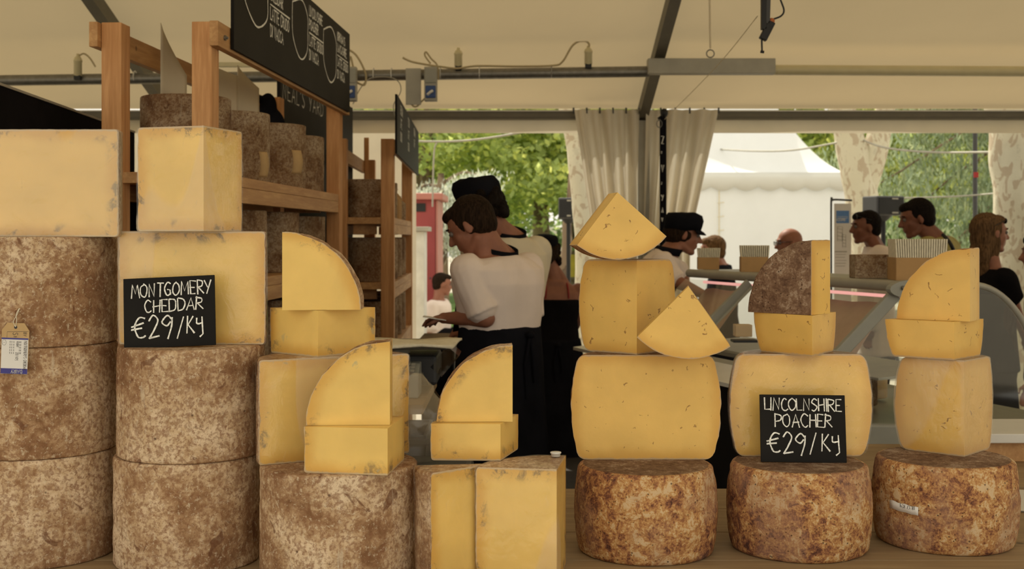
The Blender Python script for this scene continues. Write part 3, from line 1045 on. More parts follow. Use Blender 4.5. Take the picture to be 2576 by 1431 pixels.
curled_tag('curled tan tag at the right side of the wheel nearest the front post', 661, 382, 4.78, .10, .04)
curled_tag('curled tan tag in the middle of the near rack top shelf', 745, 378, 5.13, .10, .05)


def face_board(name, label, F, lat, d0, d1, z0, z1, t=.012, mat='board'):
    """board whose front looks right of the frame; local x runs away from the camera"""
    o = MB(); o.box(((d1 - d0) / 2, t / 2, (z1 - z0) / 2), (d1 - d0, t, z1 - z0))
    ob = o.build(name, M[mat], bevel=.001)
    ob.location = F.at(lat, d0, z0)
    # local -Y must look to +v (right); local x = u
    ob.rotation_euler = (0, 0, PI / 2 - F.th)
    return tag(ob, label, 'sign')


bd = face_board('hanging_chalkboard', 'long chalkboard with cheese outlines and words, fixed high on the near rack', F1, LAT1 - .033 - .0125, 4.19, 6.36, 2.207, 2.62)
k = MB()
rnd = random.Random(3)


def outline(mb, x0, x1, z0, z1, wd=.008):
    pts = [(x0, 0, z1 - .04), (x0 - .005, 0, (z0 + z1) / 2 + .02), (x0 + .01, 0, z0 + .07), ((x0 + x1) / 2 - .04, 0, z0 + .005), ((x0 + x1) / 2 + .05, 0, z0), (x1 - .01, 0, z0 + .05), (x1, 0, (z0 + z1) / 2), (x1 - .005, 0, z1 - .05), ((x0 + x1) / 2 + .03, 0, z1), (x0, 0, z1 - .04)]
    L = [Vector((p.x, -.0015, p.z)) for p in spline(pts, 6)]
    ribbon(mb, L, wd, rnd)


def col(mb, x, top, words, bar, sub, size):
    for i, wd in enumerate(words):
        lettering(mb, wd, x, top - (i + 1) * size * 1.35, size, .0068, y=-.0015, squeeze=.95, rnd=rnd, track=.12)
    zb = top - len(words) * size * 1.35 - .018
    ribbon(mb, [Vector((x, -.0015, zb)), Vector((x + bar, -.0015, zb))], .007, rnd)
    for i, wd in enumerate(sub):
        lettering(mb, wd, x, zb - .012 - size * (1 + i * 1.45), size, .0068, y=-.0015, squeeze=.95, rnd=rnd, track=.12)


outline(k, .12, .46, .135, .395)
col(k, .50, .395, ['MONTG.', 'CHEDDAR'], .32, ['LATTE CRUDO', 'DI VACCA'], .046)
outline(k, .87, 1.16, .12, .375)
col(k, 1.19, .395, ['LINCOLNSHIRE', 'POACHER'], .30, ['LATTE CRUDO', 'DI VACCA'], .044)
outline(k, 1.50, 1.80, .10, .365)
col(k, 1.83, .385, ["KIRKHAM'S", 'LANCASHIRE'], .28, ['LATTE CRUDO', 'DI VACCA'], .042)
k.build('chalk_lettering', M['chalk'], bd)

nb = face_board('shop_sign', "tall black panel lettered NEAL'S YARD D behind the near rack", F1, 1.60, 6.48, 8.6, 1.30, 2.47, .02)
k = MB()
lettering(k, "NEAL'S YARD DAIRY", .05, 1.005, .088, .009, y=-.001, squeeze=1.45, jit=0, rnd=rnd, track=.42)
k.build('painted_lettering', M['paint_white'], nb)
k = MB(); lettering(k, 'CWM', .12, .36, .06, .006, y=-.001, rnd=rnd); k.build('chalk_word', M['chalk'], nb)

# dark cap hanging on rear of rack
mb = MB()
mb.ball((-.005, 0, -.07), (.045, .04, .075)); mb.ball((.012, .01, -.17), (.07, .05, .10)); mb.ball((-.05, -.01, -.022), (.045, .03, .016), Matrix.Rotation(.3, 3, 'Y'))
o = mb.build('cloth_bag', M['navy']); o.location = P(677, 236, 6.1)
o.data.transform(Matrix.Scale(1.0, 4))
tag(o, 'dark cloth bag hung beside the black lettered panel', 'bag')
b_ = o.modifiers.new('r', 'REMESH'); b_.mode = 'VOXEL'; b_.voxel_size = .008; b_.use_smooth_shade = True

# pale sheets standing on the near rack's far side rail
for i, (lb, x0, x1, yt0, yt1, yb, d) in enumerate([
        ('tall pale paper sheet standing between the two front posts of the near rack', 405, 470, 57, 190, 262, 4.55),
        ('short pale paper sheet behind the near rack side rail, left one', 545, 598, 168, 190, 300, 5.3),
        ('short pale paper sheet behind the near rack side rail, right one', 598, 652, 163, 222, 300, 5.6)]):
    m = MB(); n = 10; pts = []
    for a in range(n + 1):
        t = a / n
        x = x0 + (x1 - x0) * t; yt = yt0 + (yt1 - yt0) * t ** .8; dd = d + .25 * t
        for b in range(5):
            q = P(x, yt + (yb - yt) * b / 4, dd + .02 * math.sin(b * .8))
            pts.append(q - P(x0, yb, d))
    m.grid(pts, n + 1, 5)
    o = m.build('paper_sheet', M['wallcloth']); o.location = P(x0, yb, d)
    s = o.modifiers.new('t', 'SOLIDIFY'); s.thickness = .002
    tag(o, lb, 'sheet')

# second rack
F2 = Frame(1200)
LAT2 = .475; WID2 = .345
rack('second pine storage rack, darker, farther back beside the grey back wall', F2, LAT2, WID2, 6.95, 8.95, 2.11, (1.66, 1.285, .905, .53, .2), pw=.075, pd=.085, rails=(2.06,))
G3 = 'whole cheddars shelved on the far rack'
c2 = LAT2 + WID2 / 2
rack_wheels(F2, c2, 1.66, (7.22, 7.62), (.225, .225), .15, ['dark wheel on the far rack top shelf, at the front', 'dark wheel on the far rack top shelf, behind the front one'], G3, 'rind_dark')
rack_wheels(F2, c2, 1.285, (7.25, 7.66, 8.10, 8.52), (.26, .255, .25, .26), .15,
            ['wheel on the far rack second shelf, at the front', 'wheel on the far rack second shelf, second in its row', 'wheel on the far rack second shelf, third in its row', 'wheel at the far end of the far rack second shelf'], G3, 'rind_dark')
rack_wheels(F2, c2, .905, (7.25, 7.64, 8.05, 8.5), (.265, .26, .26, .26), .15,
            ['wheel on the far rack third shelf, at the front', 'wheel on the far rack third shelf, second in its row', 'wheel on the far rack third shelf, third in its row', 'wheel at the far end of the far rack third shelf'], G3, 'rind_dark')
# lower boxes and cheese bundles
for i, dep in enumerate((7.35, 8.1)):
    m = MB(); m.box((0, 0, .11), (.30, .34, .22))
    o = m.build('cardboard_box', M['card'], bevel=.003); o.location = F2.at(c2, dep, .531); o.rotation_euler = (0, 0, -F2.th)
    m = MB(); m.box((0, 0, .2203), (.05, .34, .0006)); m.build('tape', M['tan_card'], o)
    tag(o, ['cardboard box on the far rack lower shelf, in front', 'cardboard box on the far rack lower shelf, behind another box'][i], 'box')
for i, (dep, r, h) in enumerate(((8.05, .05, .19), (8.22, .05, .21), (8.5, .06, .17))):
    m = MB(); m.lathe([(r * .9, 0), (r, .01), (r, h * .7), (r * .5, h * .85), (r * .25, h * .9), (r * .5, h)], 20)
    o = m.build('wrapped_bundle', M['card'] if i < 2 else M['rind_dark']); o.location = F2.at(c2 - .09, dep, 1.6605)
    m = MB(); m.tube([(r * .27 * math.cos(a), r * .27 * math.sin(a), h * .9) for a in [j * PI / 6 for j in range(13)]], .003, 6); m.build('string', M['tan_card'], o)
    tag(o, ['paper-wrapped bundle on the far rack top shelf, left one', 'paper-wrapped bundle on the far rack top shelf, middle one', 'brown wrapped bundle on the far rack top shelf, at the right'][i], 'bundle')

b2 = face_board('hanging_chalkboard', 'tall-looking chalkboard high on the far rack, before the opening', F2, LAT2 - .04, 6.75, 8.95, 2.13, 2.42)
b2.location = F2.at(LAT2 - .045, 6.55, 1.998)
b2.scale = (1, 1, 1)
b2.data = (lambda m: (m.box((1.2, .006, .16), (2.4, .012, .32)), m.mesh('hanging_chalkboard', M['board']))[1])(MB())
# chalk lines on the far board
k = MB()
for (x, zt, words) in ((.25, .27, ['CHEDDAR', 'LATTE', 'CRUDO']), (1.0, .27, ['STILTON', 'LATTE', 'CRUDO']), (1.7, .27, ['KIRKHAM', 'LATTE'])):
    for i, wd in enumerate(words):
        lettering(k, wd, x, zt - .03 - i * .075, .05, .007, y=-.001, rnd=rnd, squeeze=.9)
k.build('chalk_lettering', M['chalk'], b2)

b3 = face_board('menu_board', 'grey chalkboard standing behind the far rack, partly hidden by its post', F2, LAT2 + .58 - .1, 8.3, 9.3, 1.75, 2.31)
k = MB()
for i in range(2):
    lettering(k, 'DAY', .18, .30 - i * .2, .10, .008, y=-.001, rnd=rnd)
k.build('chalk_lettering', M['chalk'], b3)
m = MB(); m.box((0, 0, 1.15), (.035, .035, 2.3)); o = m.build('wooden_pole', M['pine'], bevel=.002); o.location = P(922, 320, 9.2).xy.to_3d()
tag(o, 'thin pale wooden pole in front of the cream wall cloth', 'pole')

# black partition panel far left
a = Vector((-1.62, 3.45, 0)); b = Vector((-1.565, 5.3, 0))
a = P(-90, 0, 3.45).xy.to_3d(); b = P(330, 0, 5.4).xy.to_3d()
m = MB(); m.beam(a + Vector((0, 0, 1.01)), b + Vector((0, 0, 1.01)), .03, 2.0)
o = m.build('black_partition', M['blackcloth']); tag(o, 'tall black partition panel at the far left edge', 'partition')
m = MB(); m.beam(a + Vector((0, 0, 2.015)), b + Vector((0, 0, 2.015)), .036, .008); m.build('pale_top_strip', M['alu'], o)

pa = F1.at(LAT1 + WID1 + .10, 4.45, 0); pb = F1.at(LAT1 + WID1 + .10, 8.8, 0)
m = MB(); m.beam(pa + Vector((0, 0, .86)), pb + Vector((0, 0, .86)), .02, 1.70)
o = m.build('black_partition', M['blackcloth']); tag(o, 'low black partition running behind the near rack, seen between its shelves', 'partition')

# ---------------------------------------------------------------- tent
BY = 9.5; EAVE = 2.55; RIDGE_Y = 4.3; SL = .30; FRONT = 1.15
RZ = EAVE + SL * (BY - RIDGE_Y)
TX0, TX1 = -6.31, 8.36


def roof():
    m = MB()
    nx, ny = 60, 24
    for (ya, za, yb, zb) in ((BY, EAVE, RIDGE_Y, RZ), (RIDGE_Y, RZ, FRONT, RZ - SL * (RIDGE_Y - FRONT))):
        pts = []
        for i in range(nx + 1):
            x = TX0 + (TX1 - TX0) * i / nx
            for j in range(ny + 1):
                t = j / ny
                bay = ((x - 1.02) / 3.67) % 1.0
                sag = -.05 * math.sin(PI * bay) * math.sin(PI * min(1, t))
                pts.append((x, ya + (yb - ya) * t, za + (zb - za) * t + sag))
        m.grid(pts, nx + 1, ny + 1)
    o = m.build('ceiling', M['ceiling']); structure(o)


roof()
n = 0
for x in (1.02, -2.65, 4.69, -6.30, 8.35):
    m = MB()
    m.beam((x, BY, EAVE - .055), (x, RIDGE_Y, RZ - .055), .075, .10)
    m.beam((x, RIDGE_Y, RZ - .055), (x, FRONT, RZ - SL * (RIDGE_Y - FRONT) - .055), .075, .10)
    n += 1
    structure(m.build('trim_%d' % n, M['alu_dark']))
    m = MB(); m.box((x, BY - .05, (EAVE - .1) / 2), (.09, .12, EAVE - .1)); n += 1
    structure(m.build('trim_%d' % n, M['alu']))
# eave beam
m = MB()
m.box(((TX0 + TX1) / 2, BY, EAVE - .045), (TX1 - TX0, .14, .05)); n += 1
structure(m.build('trim_%d' % n, M['alu_dark']))
m = MB(); m.box(((TX0 + TX1) / 2, BY - .075, EAVE - .022), (TX1 - TX0, .012, .010)); n += 1
structure(m.build('trim_%d' % n, M['white_plastic']))
m = MB(); m.box(((TX0 + TX1) / 2, BY - .02, EAVE - .072), (TX1 - TX0, .09, .030)); n += 1
structure(m.build('trim_%d' % n, M['alu_dark']))
# valance
m = MB(); pts = []
xs = [TX0 + (TX1 - TX0) * i / 120 for i in range(121)]
for x in xs:
    for z in (2.468, 2.42, 2.36):
        pts.append((x, BY + .01 * math.sin(x * 3) * (2.468 - z) * 8, z))
m.grid(pts, len(xs), 3); n += 1
structure(m.build('trim_%d' % n, M['wallcloth']))


def cloth_wall(name, x0, y0, x1, y1, z1):
    m = MB(); L = math.hypot(x1 - x0, y1 - y0); k = int(L / .12); pts = []
    nx, ny = -(y1 - y0) / L, (x1 - x0) / L
    for i in range(k + 1):
        t = i / k
        for j in range(7):
            z = z1 * j / 6
            a = .012 * math.sin(t * L * 2.2 + j * .2)
            pts.append((x0 + (x1 - x0) * t + nx * a, y0 + (y1 - y0) * t + ny * a, z))
    m.grid(pts, k + 1, 7)
    structure(m.build(name, M['wallcloth']))


cloth_wall('wall_back', TX0, BY + .03, P(1046, 0, BY).x, BY + .03, EAVE - .005)
cloth_wall('wall_left', TX0, FRONT, TX0, BY, 2.55)
cloth_wall('wall_right', TX1, FRONT, TX1, BY, 2.55)
m = MB(); m.box(((TX0 + TX1) / 2, 4.9, -.02), (TX1 - TX0, 9.3, .04)); structure(m.build('floor', M['floor']))
# lifted board patches
# horizontal lighting bar
o = empty('lighting_bar', P(800, 190, 8.4), 'long galvanised bar hung across the tent under the roof slope', 'bar')
m = MB(); m.tube([P(-900, 215, 8.4) - o.location, P(1632, 180, 8.4) - o.location], .038, 16); m.build('bar_tube', M['steel'], o)
m = MB(); m.tube([P(1940, 176, 8.4) - o.location, P(2990, 182, 8.4) - o.location], .036, 16); m.build('bar_tube', M['cream_plastic'], o)
m = MB(); m.box(P(1788, 168, 8.36) - o.location, (.875, .10, .105)); m.build('joint_sleeve', M['alu'], o, .004)
for px in (340, 940, 985, 1108, 1206, 1387, 2118 - 731):
    c = P(px, 187 - (px - 900) * .012, 8.4) - o.location
    m = MB(); m.tube([c + Vector((0, .041 * math.cos(a), .041 * math.sin(a))) for a in [i * PI / 8 for i in range(17)]], .004, 6)
    m.build('cable_tie', M['white_plastic'], o)
m = MB(); m.box((0, 0, 0), (.105, .02, .25)); o = m.build('hanging_plate', M['alu'], bevel=.002); o.location = P(1040, 218, 8.33)
tag(o, 'grey metal plate hung below the bar, left of the right blue socket box', 'plate')
m = MB(); m.box((0, 0, 0), (.60, .035, .03)); o = m.build('pale_rail', M['cream_plastic'], bevel=.003); o.location = P(655, 163, 7.9)
tag(o, 'short cream rail seen under the long chalkboard', 'rail')

# inline sockets on the bar
def bottle_socket(label, px, py, d, h=.13):
    m = MB(); m.lathe([(.022, 0), (.027, .004), (.027, h * .62), (.030, h * .64), (.030, h * .70), (.022, h * .84), (.011, h * .9), (.011, h)], 20)
    o = m.build('cable_socket', M['cream_plastic']); o.location = P(px, py, d)
    m = MB(); m.box((0, 0, -.010), (.044, .044, .03)); m.build('black_foot', M['black'], o, .002)
    tag(o, label, 'socket')
    return o


bottle_socket('cream bottle-shaped cable socket at the left, near the front rack post', 196, 192, 8.35, .155)
bottle_socket('cream bottle-shaped cable socket above the middle of the bar', 1153, 168, 8.38)
bottle_socket('cream bottle-shaped cable socket at the end of the looping cable', 1480, 163, 8.38)


def cable(name, label, pts, r=.007, mat='cable', d=8.33, cat='cable'):
    pts3 = [P(p[0], p[1], p[2] if len(p) > 2 else d) for p in pts]
    base = pts3[0].copy()
    m = MB(); m.tube([q - base for q in spline(pts3, 8)], r, 8)
    o = m.build(name, M[mat]); o.location = base
    tag(o, label, cat)
    return o


cable('cream_cable', 'cream cable running along the bar and looping up to the right socket', [(1013, 145), (1035, 155), (1075, 163), (1110, 168), (1150, 172), (1200, 166), (1300, 167), (1390, 165), (1415, 155), (1440, 115), (1465, 101), (1480, 108), (1482, 118)])
cable('cream_cable', 'cream cable looped above the right blue socket box', [(1083, 160), (1069, 140), (1072, 131), (1085, 148), (1100, 165), (1103, 200)], .006)
cable('cream_cable', 'cream cable loop at the edge of the long chalkboard', [(864, 118), (895, 138), (918, 180), (920, 205), (912, 214), (885, 195), (878, 160), (882, 143), (888, 168)], .007)
cable('cream_cable', 'cream cable rising from the left socket to the rack post', [(196, 143), (210, 135), (225, 145), (240, 168)], .006, d=8.35)
cable('grey_cable', 'thin grey cable drooping below the bar between the socket boxes', [(888, 262), (905, 225), (930, 198), (975, 194), (1002, 205), (1008, 230), (990, 265), (995, 300)], .0035, 'alu')
cable('cream_cable', 'cream cable hanging from the right blue socket box', [(1022, 234), (1035, 262), (1048, 268), (1064, 252), (1078, 240)], .006)


def socket_box(label, px, py):
    o = empty('socket_box', P(px, py, 8.3), label, 'socket')
    m = MB(); m.box((0, 0, 0), (.088, .06, .235)); m.build('housing', M['alu'], o, .006)
    m = MB(); m.box((0, -.032, .055), (.080, .012, .10)); m.build('clear_cover', M['grey_plastic'], o, .005)
    m = MB(); m.box((0, -.033, -.055), (.070, .014, .085)); f = m.build('blue_socket', M['blue'], o, .006)
    m = MB(); m.tube([(-.02, -.042, -.075), (0, -.055, -.06), (.014, -.045, -.05)], .010, 8); m.build('plug', M['white_plastic'], o)
    return o


socket_box('blue socket box at the right edge of the long chalkboard', 882, 212)
socket_box('blue socket box on the bar, in front of the grey plate', 1084, 212)

# ring on string, hanging black clamp
o = cable('hanging_string', 'pale string with a ring hanging from the roof above the bar joint', [(1785, -60, 7.6), (1786, 60, 7.6), (1787, 122, 7.6)], .006, 'wallcloth', cat='string')
m = MB(); c = P(1787, 135, 7.6) - o.location
m.tube([c + Vector((.024 * math.cos(a), 0, .024 * math.sin(a))) for a in [i * PI / 10 for i in range(21)]], .004, 8); m.build('ring', M['steel'], o)
o = empty('hanging_clamp_arm', P(1925, -20, 5.2), 'black folding metal arm with cable hanging from the roof', 'lamp arm')
f = lambda x, y: P(x, y, 5.2) - o.location
m = MB(); m.beam(f(1921, -60), f(1921, 75), .022, .03, Vector((0, 1, 0))); m.build('bracket', M['black'], o, .002)
m = MB(); m.beam(f(1934, -60), f(1930, 60), .018, .03, Vector((0, 1, 0))); m.build('bracket', M['dark_grey'], o, .002)
m = MB(); m.beam(f(1941, 55), f(1918, 100), .034, .03, Vector((0, 1, 0))); m.build('clamp_head', M['black'], o, .004)
m = MB(); m.tube([f(1916, 95), f(1917, 128)], .004, 8); m.tube([f(1913, 130), f(1922, 131)], .006, 8); m.build('clamp_screw', M['black'], o)
m = MB(); m.ball(f(1941, 53), (.014, .012, .014)); m.build('orange_knob', M['orange'], o)
m = MB(); m.tube(spline([f(1946, 48), f(1965, 40), f(1972, 25), f(1962, -5), (f(1950, -50))], 6), .004, 8); m.build('cable', M['black'], o)
cable('guy_line', 'thin line stretched from the hanging black arm to the dark pole', [(1906, 40, 5.25), (1800, 170, 6.6), (1672, 300, 8.9)], .0018, 'wallcloth', cat='rope')

# ---------------------------------------------------------------- curtains
def curtain(label, top, bot, d, pleats, seed, ztop=2.53):
    """top/bot: (left px, right px) at pixel y 285 and y 600; runs on down to the floor"""
    o = empty('door_curtain', (P((top[0] + top[1]) / 2, 0, d).x, d, 0), label, 'curtain')
    nu = pleats * 12; nv = 30; pts = []
    zt = ztop; zb_ref = EYE - 5 * d / FPX
    rr = random.Random(seed)
    ph = [rr.uniform(-.6, .6) for _ in range(pleats + 1)]
    xl0, xr0 = P(top[0], 0, d).x, P(top[1], 0, d).x
    xl1, xr1 = P(bot[0], 0, d).x, P(bot[1], 0, d).x
    for i in range(nu + 1):
        u = i / nu
        for j in range(nv + 1):
            v = j / nv
            z = zt + (.02 - zt) * v
            t = min(1.0, (zt - z) / (zt - zb_ref)); t2 = t + .0 * v
            xl = xl0 + (xl1 - xl0) * t2; xr = xr0 + (xr1 - xr0) * t2
            uu = u + .012 * math.sin(u * 17 + seed + v * 2)
            x = xl + (xr - xl) * uu
            amp = .022 + .045 * min(1, v * 2.2)
            pleat = math.sin(2 * PI * pleats * u + ph[int(u * pleats)] * .0 + .8 * math.sin(v * 3 + seed))
            y = amp * (abs(pleat) ** .7 * (1 if pleat > 0 else -1)) + .02 * math.sin(2 * PI * pleats * .5 * u + seed)
            if u < .10 and seed == 2: y *= u * 10
            pts.append((x - o.location.x, y, z))
    m = MB(); m.grid(pts, nu + 1, nv + 1); m.build('cloth', M['curtain'], o)
    for i in range(pleats + 1):
        m = MB(); x = xl0 + (xr0 - xl0) * i / pleats - o.location.x
        m.tube([(x, 0, zt - .03), (x, 0, zt + .015)], .007, 8); m.build('hook', M['dark_grey'], o)
    return o


curtain('cream pleated door curtain gathered left of the tent post', (1443, 1608), (1492, 1600), 9.36, 5, 2)
curtain('cream pleated door curtain gathered right of the tent post', (1626, 1808), (1618, 1738), 9.36, 5, 5)
# black lettered pole
o = empty('black_pole', P(1668, 0, 9.05).xy.to_3d(), 'black pole with pale marks standing before the right curtain', 'pole')
m = MB(); m.box((0, 0, 1.235), (.046, .046, 2.43)); m.build('pole', M['navy'], o, .002)
m = MB(); m.ball((.006, -.02, 2.47), (.03, .03, .035)); m.tube([(-.03, 0, 2.42), (.02, 0, 2.46)], .02, 8); m.build('pole_cap', M['black'], o)
m = MB(); m.tube([(-.03 + .02 * math.cos(a), -.02, 2.39 + .028 * math.sin(a)) for a in [i * PI / 8 for i in range(17)]], .004, 6); m.build('ring', M['steel'], o)
k = MB()
for i, (ch, zz, s) in enumerate((('Z', 2.24, .055), ('.', 2.18, .05), ('.', 2.17, .05), ('V', 2.03, .05), ('.', 1.95, .06), ('.', 1.94, .06), ('Y', 1.82, .04), ('A', 1.73, .035), ('V', 1.66, .03))):
    lettering(k, ch, -.014, zz, s, .006, y=-.0240, squeeze=.55, jit=.05, rnd=rnd)
k.build('pale_marks', M['chalk'], o)

# ---------------------------------------------------------------- outside ground
m = MB(); m.box((4, 52, -.08), (160, 86, .06)); structure(m.build('ground_outside', M['pavement']))
m = MB(); m.box((4, -8.5, -.08), (60, 17.5, .06)); structure(m.build('ground_front', M['pavement']))
for i, (cx, cy, sx, sy) in enumerate(((-2.2, 26, 10, 16), (22, 34, 20, 14))):
    m = MB(); m.box((cx, cy, -.045), (sx, sy, .02)); structure(m.build('ground_lawn_%d' % (i + 1), M['grass']))

# ---------------------------------------------------------------- marquee
def marquee():
    d = 15.0
    xr = P(2150, 0, d).x; xl = P(1560, 0, d).x
    W = xr - xl; o = empty('white_marquee', ((xl + xr) / 2, d, 0), 'white peaked marquee tent with scalloped edge outside the opening', 'tent')
    z_e = EYE + (595 - 440) * d / FPX
    m = MB()
    # side walls
    for (ax, ay, bx, by) in ((-W / 2, 0, W / 2, 0), (W / 2, 0, W / 2, W), (W / 2, W, -W / 2, W), (-W / 2, W, -W / 2, 0)):
        L = math.hypot(bx - ax, by - ay); k = 60; pts = []
        nx, ny = (by - ay) / L, -(bx - ax) / L
        for i in range(k + 1):
            t = i / k
            for j in range(5):
                a = .012 * math.sin(t * L * 7) * (1 if j else .3)
                pts.append((ax + (bx - ax) * t + nx * a, ay + (by - ay) * t + ny * a, z_e * j / 4))
        m.grid(pts, k + 1, 5)
    m.build('wall_cloth', M['marquee'], o)
    # roof: concave pyramid
    m = MB(); n = 16; hgt = 2.6
    for s in range(4):
        pts = []
        for i in range(n + 1):
            r = 1 - i / n
            z = z_e + hgt * (1 - r) ** 1.75 if r < 1 else z_e
            for j in range(13):
                q = -1 + 2 * j / 12
                x, y = q * r * W / 2 * 1.02, -r * W / 2 * 1.02
                a = s * PI / 2
                pts.append((x * math.cos(a) - y * math.sin(a), W / 2 + x * math.sin(a) + y * math.cos(a), z))
        m.grid(pts, n + 1, 13)
    m.build('peaked_roof', M['marquee'], o)
    # scalloped edge
    m = MB()
    k = 168
    for (ax, ay, bx, by) in ((-W / 2, 0, W / 2, 0), (W / 2, 0, W / 2, W)):
        pts = []
        L = W * 1.03
        for i in range(k + 1):
            t = i / k
            dr = .10 + .05 * abs(math.sin(t * L / .29 * PI))
            x = ax * 1.03 + (bx - ax) * 1.03 * t; y = (ay - .05) + (by - ay) * 1.0 * t
            for z in (z_e + .03, z_e - .05, z_e - .05 - dr): pts.append((x + (.04 if ax == bx else 0), y, z))
        m.grid(pts, k + 1, 3)
    e = m.build('scalloped_edge', M['marquee_edge'], o)
    s = e.modifiers.new('t', 'SOLIDIFY'); s.thickness = .006
    # seam with ties
    xs = P(1808, 0, d).x - o.location.x
    m = MB(); m.tube([(xs, -.03, .1), (xs, -.03, z_e - .15)], .008, 6)
    for i in range(5):
        z = z_e - .35 - i * .17
        m.tube([(xs - .02, -.035, z), (xs + .06, -.035, z + .01)], .006, 6)
    m.build('wall_seam', M['bagpaper'], o)


marquee()

# ---------------------------------------------------------------- red cabin and white cabinet
o = empty('red_cabin', P(1060, 0, 13.4).xy.to_3d(), 'red painted kiosk with dark vent slot outside, left of the opening', 'kiosk')
zr = EYE + 95 * 13.0 / FPX
w0 = P(1094, 0, 13).x - P(900, 0, 13).x
x1 = P(1094, 0, 13.0).x - o.location.x
m = MB(); m.box((x1 - w0 / 2, .25, zr / 2), (w0, 1.0, zr)); m.build('body', M['redpaint'], o, .01)
m = MB(); m.box((x1 - w0 / 2 + .02, .25, zr + .03), (w0 + .12, 1.16, .07)); m.build('roof_edge', M['redpaint_pale'], o, .01)
m = MB(); m.box((x1 - w0 / 2 - .06, -.255, zr - .09), (w0 - .10, .012, .09)); m.build('vent_slot', M['black'], o)
m = MB(); m.box((x1 + .012, .25, zr / 2), (.02, 1.01, zr - .02)); m.build('side_panel', M['redpaint_pale'], o)
for i in range(4):
    m = MB(); m.ball((x1 - .06 - i * .075, -.255, 1.1), (.010, .004, .010)); m.build('rivet', M['dark_grey'], o)
o = empty('white_cabinet', P(1050, 0, 12.0).xy.to_3d(), 'narrow white cabinet with grey top before the red kiosk', 'cabinet')
xx = P(1067, 0, 12).x - o.location.x
m = MB(); m.box((xx - .25, .2, .80), (.5, .4, 1.6)); m.build('body', M['paint_white'], o, .005)
m = MB(); m.box((xx - .235, .19, 1.625), (.56, .46, .045)); m.build('top', M['alu'], o, .004)

# loudspeakers on stands
def loudspeaker(label, px, py, d, w, h, dep, rz):
    o = empty('loudspeaker_on_stand', P(px, 0, d).xy.to_3d(), label, 'loudspeaker', None, rz)
    z = EYE - (py - HY) * d / FPX
    m = MB(); m.box((0, 0, z), (w, dep, h)); b = m.build('cabinet', M['dark_grey'], o, .012)
    m = MB(); m.box((0, -dep / 2 - .004, z), (w * .88, .01, h * .86)); g = m.build('grille', M['black'], o, .003)
    for s in (-1, 1):
        m = MB(); m.box((w * .12, -dep / 2 - .012, z + s * h * .36), (w * .22, .006, h * .07)); m.build('mark', M['alu'], g)
    m = MB(); m.tube([(0, 0, .9), (0, 0, z - h / 2)], .022, 10); m.tube([(0, 0, z - h / 2 - .05), (0, 0, z - h / 2)], [.03, .08], 12); m.build('pole', M['black'], o)
    for i in range(3):
        a = i * 2 * PI / 3 + .4
        m = MB(); m.tube([(0, 0, .95), (.45 * math.cos(a), .45 * math.sin(a), .01)], .014, 8); m.build('leg', M['black'], o)
    m = MB(); m.box((w / 2 + .002, 0, z), (.006, dep * .3, h * .3)); m.build('handle', M['black'], o)


loudspeaker('black loudspeaker on a stand outside, left of the curtains', 1430, 524, 12.5, .18, .215, .2, -.2)
loudspeaker('grey loudspeaker on a stand outside, before the forked tree', 2222, 518, 11.0, .30, .175, .22, .35)

# lamp post
o = empty('lamp_post', P(2453, 0, 12.5).xy.to_3d(), 'dark slim lamp post outside, left of the right plane trunk', 'lamp post')
m = MB(); m.tube([(0, 0, 0), (0, 0, 4.6)], .024, 12); m.build('pole', M['dark_grey'], o)
m = MB(); m.lathe([(.05, 4.6), (.2, 4.72), (.16, 4.8), (.03, 4.85)], 20); m.build('lamp_head', M['dark_grey'], o)
m = MB(); m.box((0, -.026, EYE + 155 * 12.5 / FPX), (.05, .006, .055)); m.build('red_sticker', M['red'], o)

# banner stand
o = empty('banner_stand', P(2117, 0, 9.25).xy.to_3d(), 'white information banner with a blue square in a dark frame', 'banner')
f = lambda x, y: P(x, y, 9.25) - o.location
m = MB(); a_, b_ = f(2098, 512), f(2141, 690)
m.box(((a_.x + b_.x) / 2, 0, .16 + (a_.z - .16) / 2), (b_.x - a_.x, .008, a_.z - .16)); pnl = m.build('panel', M['paper'], o)
m = MB(); m.tube(spline([f(2091, 900), f(2091, 700), f(2091, 512), f(2094, 504), f(2102, 502), f(2143, 504)], 6), .008, 8); m.build('frame', M['dark_grey'], o)
m = MB(); m.box((0, .0, .012), (.34, .26, .024)); m.build('foot', M['dark_grey'], o, .003)
mb_blue = plain('blue_print', (.10, .22, .48), .6)
m = MB(); q = (f(2102, 529) + f(2137, 562)) / 2; m.box((q.x, -.0052, q.z), (.098, .002, .095)); m.build('blue_square', mb_blue, pnl)
k = MB()
lettering(k, 'ACCOPIO', f(2103, 0).x, f(0, 556).z, .020, .003, y=-.0068, squeeze=.8, jit=0, rnd=rnd, track=.12)
for yy in (545, 549): ribbon(k, [Vector((f(2106, 0).x, -.0068, f(0, yy).z)), Vector((f(2132, 0).x, -.0068, f(0, yy).z))], .003)
k.build('white_words', M['paint_white'], pnl)
k = MB()
for (xa, xb, ya, yb) in ((2106, 2119, 570, 606), (2119, 2127, 590, 622)):
    pts = [(f(xa, ya)), (f(xb, ya)), (f(xb, yb)), (f(xa, yb)), (f(xa, ya))]
    ribbon(k, [Vector((p.x, -.0056, p.z)) for p in pts], .004)
    for t in range(4):
        y = ya + (yb - ya) * (t + .5) / 4
        ribbon(k, [Vector((f(xa, y).x, -.0056, f(0, y).z)), Vector((f(xb, y).x, -.0056, f(0, y + 3).z))], .003)
for i, yy in enumerate((633, 640, 647, 655, 662, 669)):
    ribbon(k, [Vector((f(2101 + i % 2 * 2, 0).x, -.0056, f(0, yy).z)), Vector((f(2129 - i % 3 * 2, 0).x, -.0056, f(0, yy).z))], .004 if i else .009)
k.build('printed_text', M['alu'], pnl)

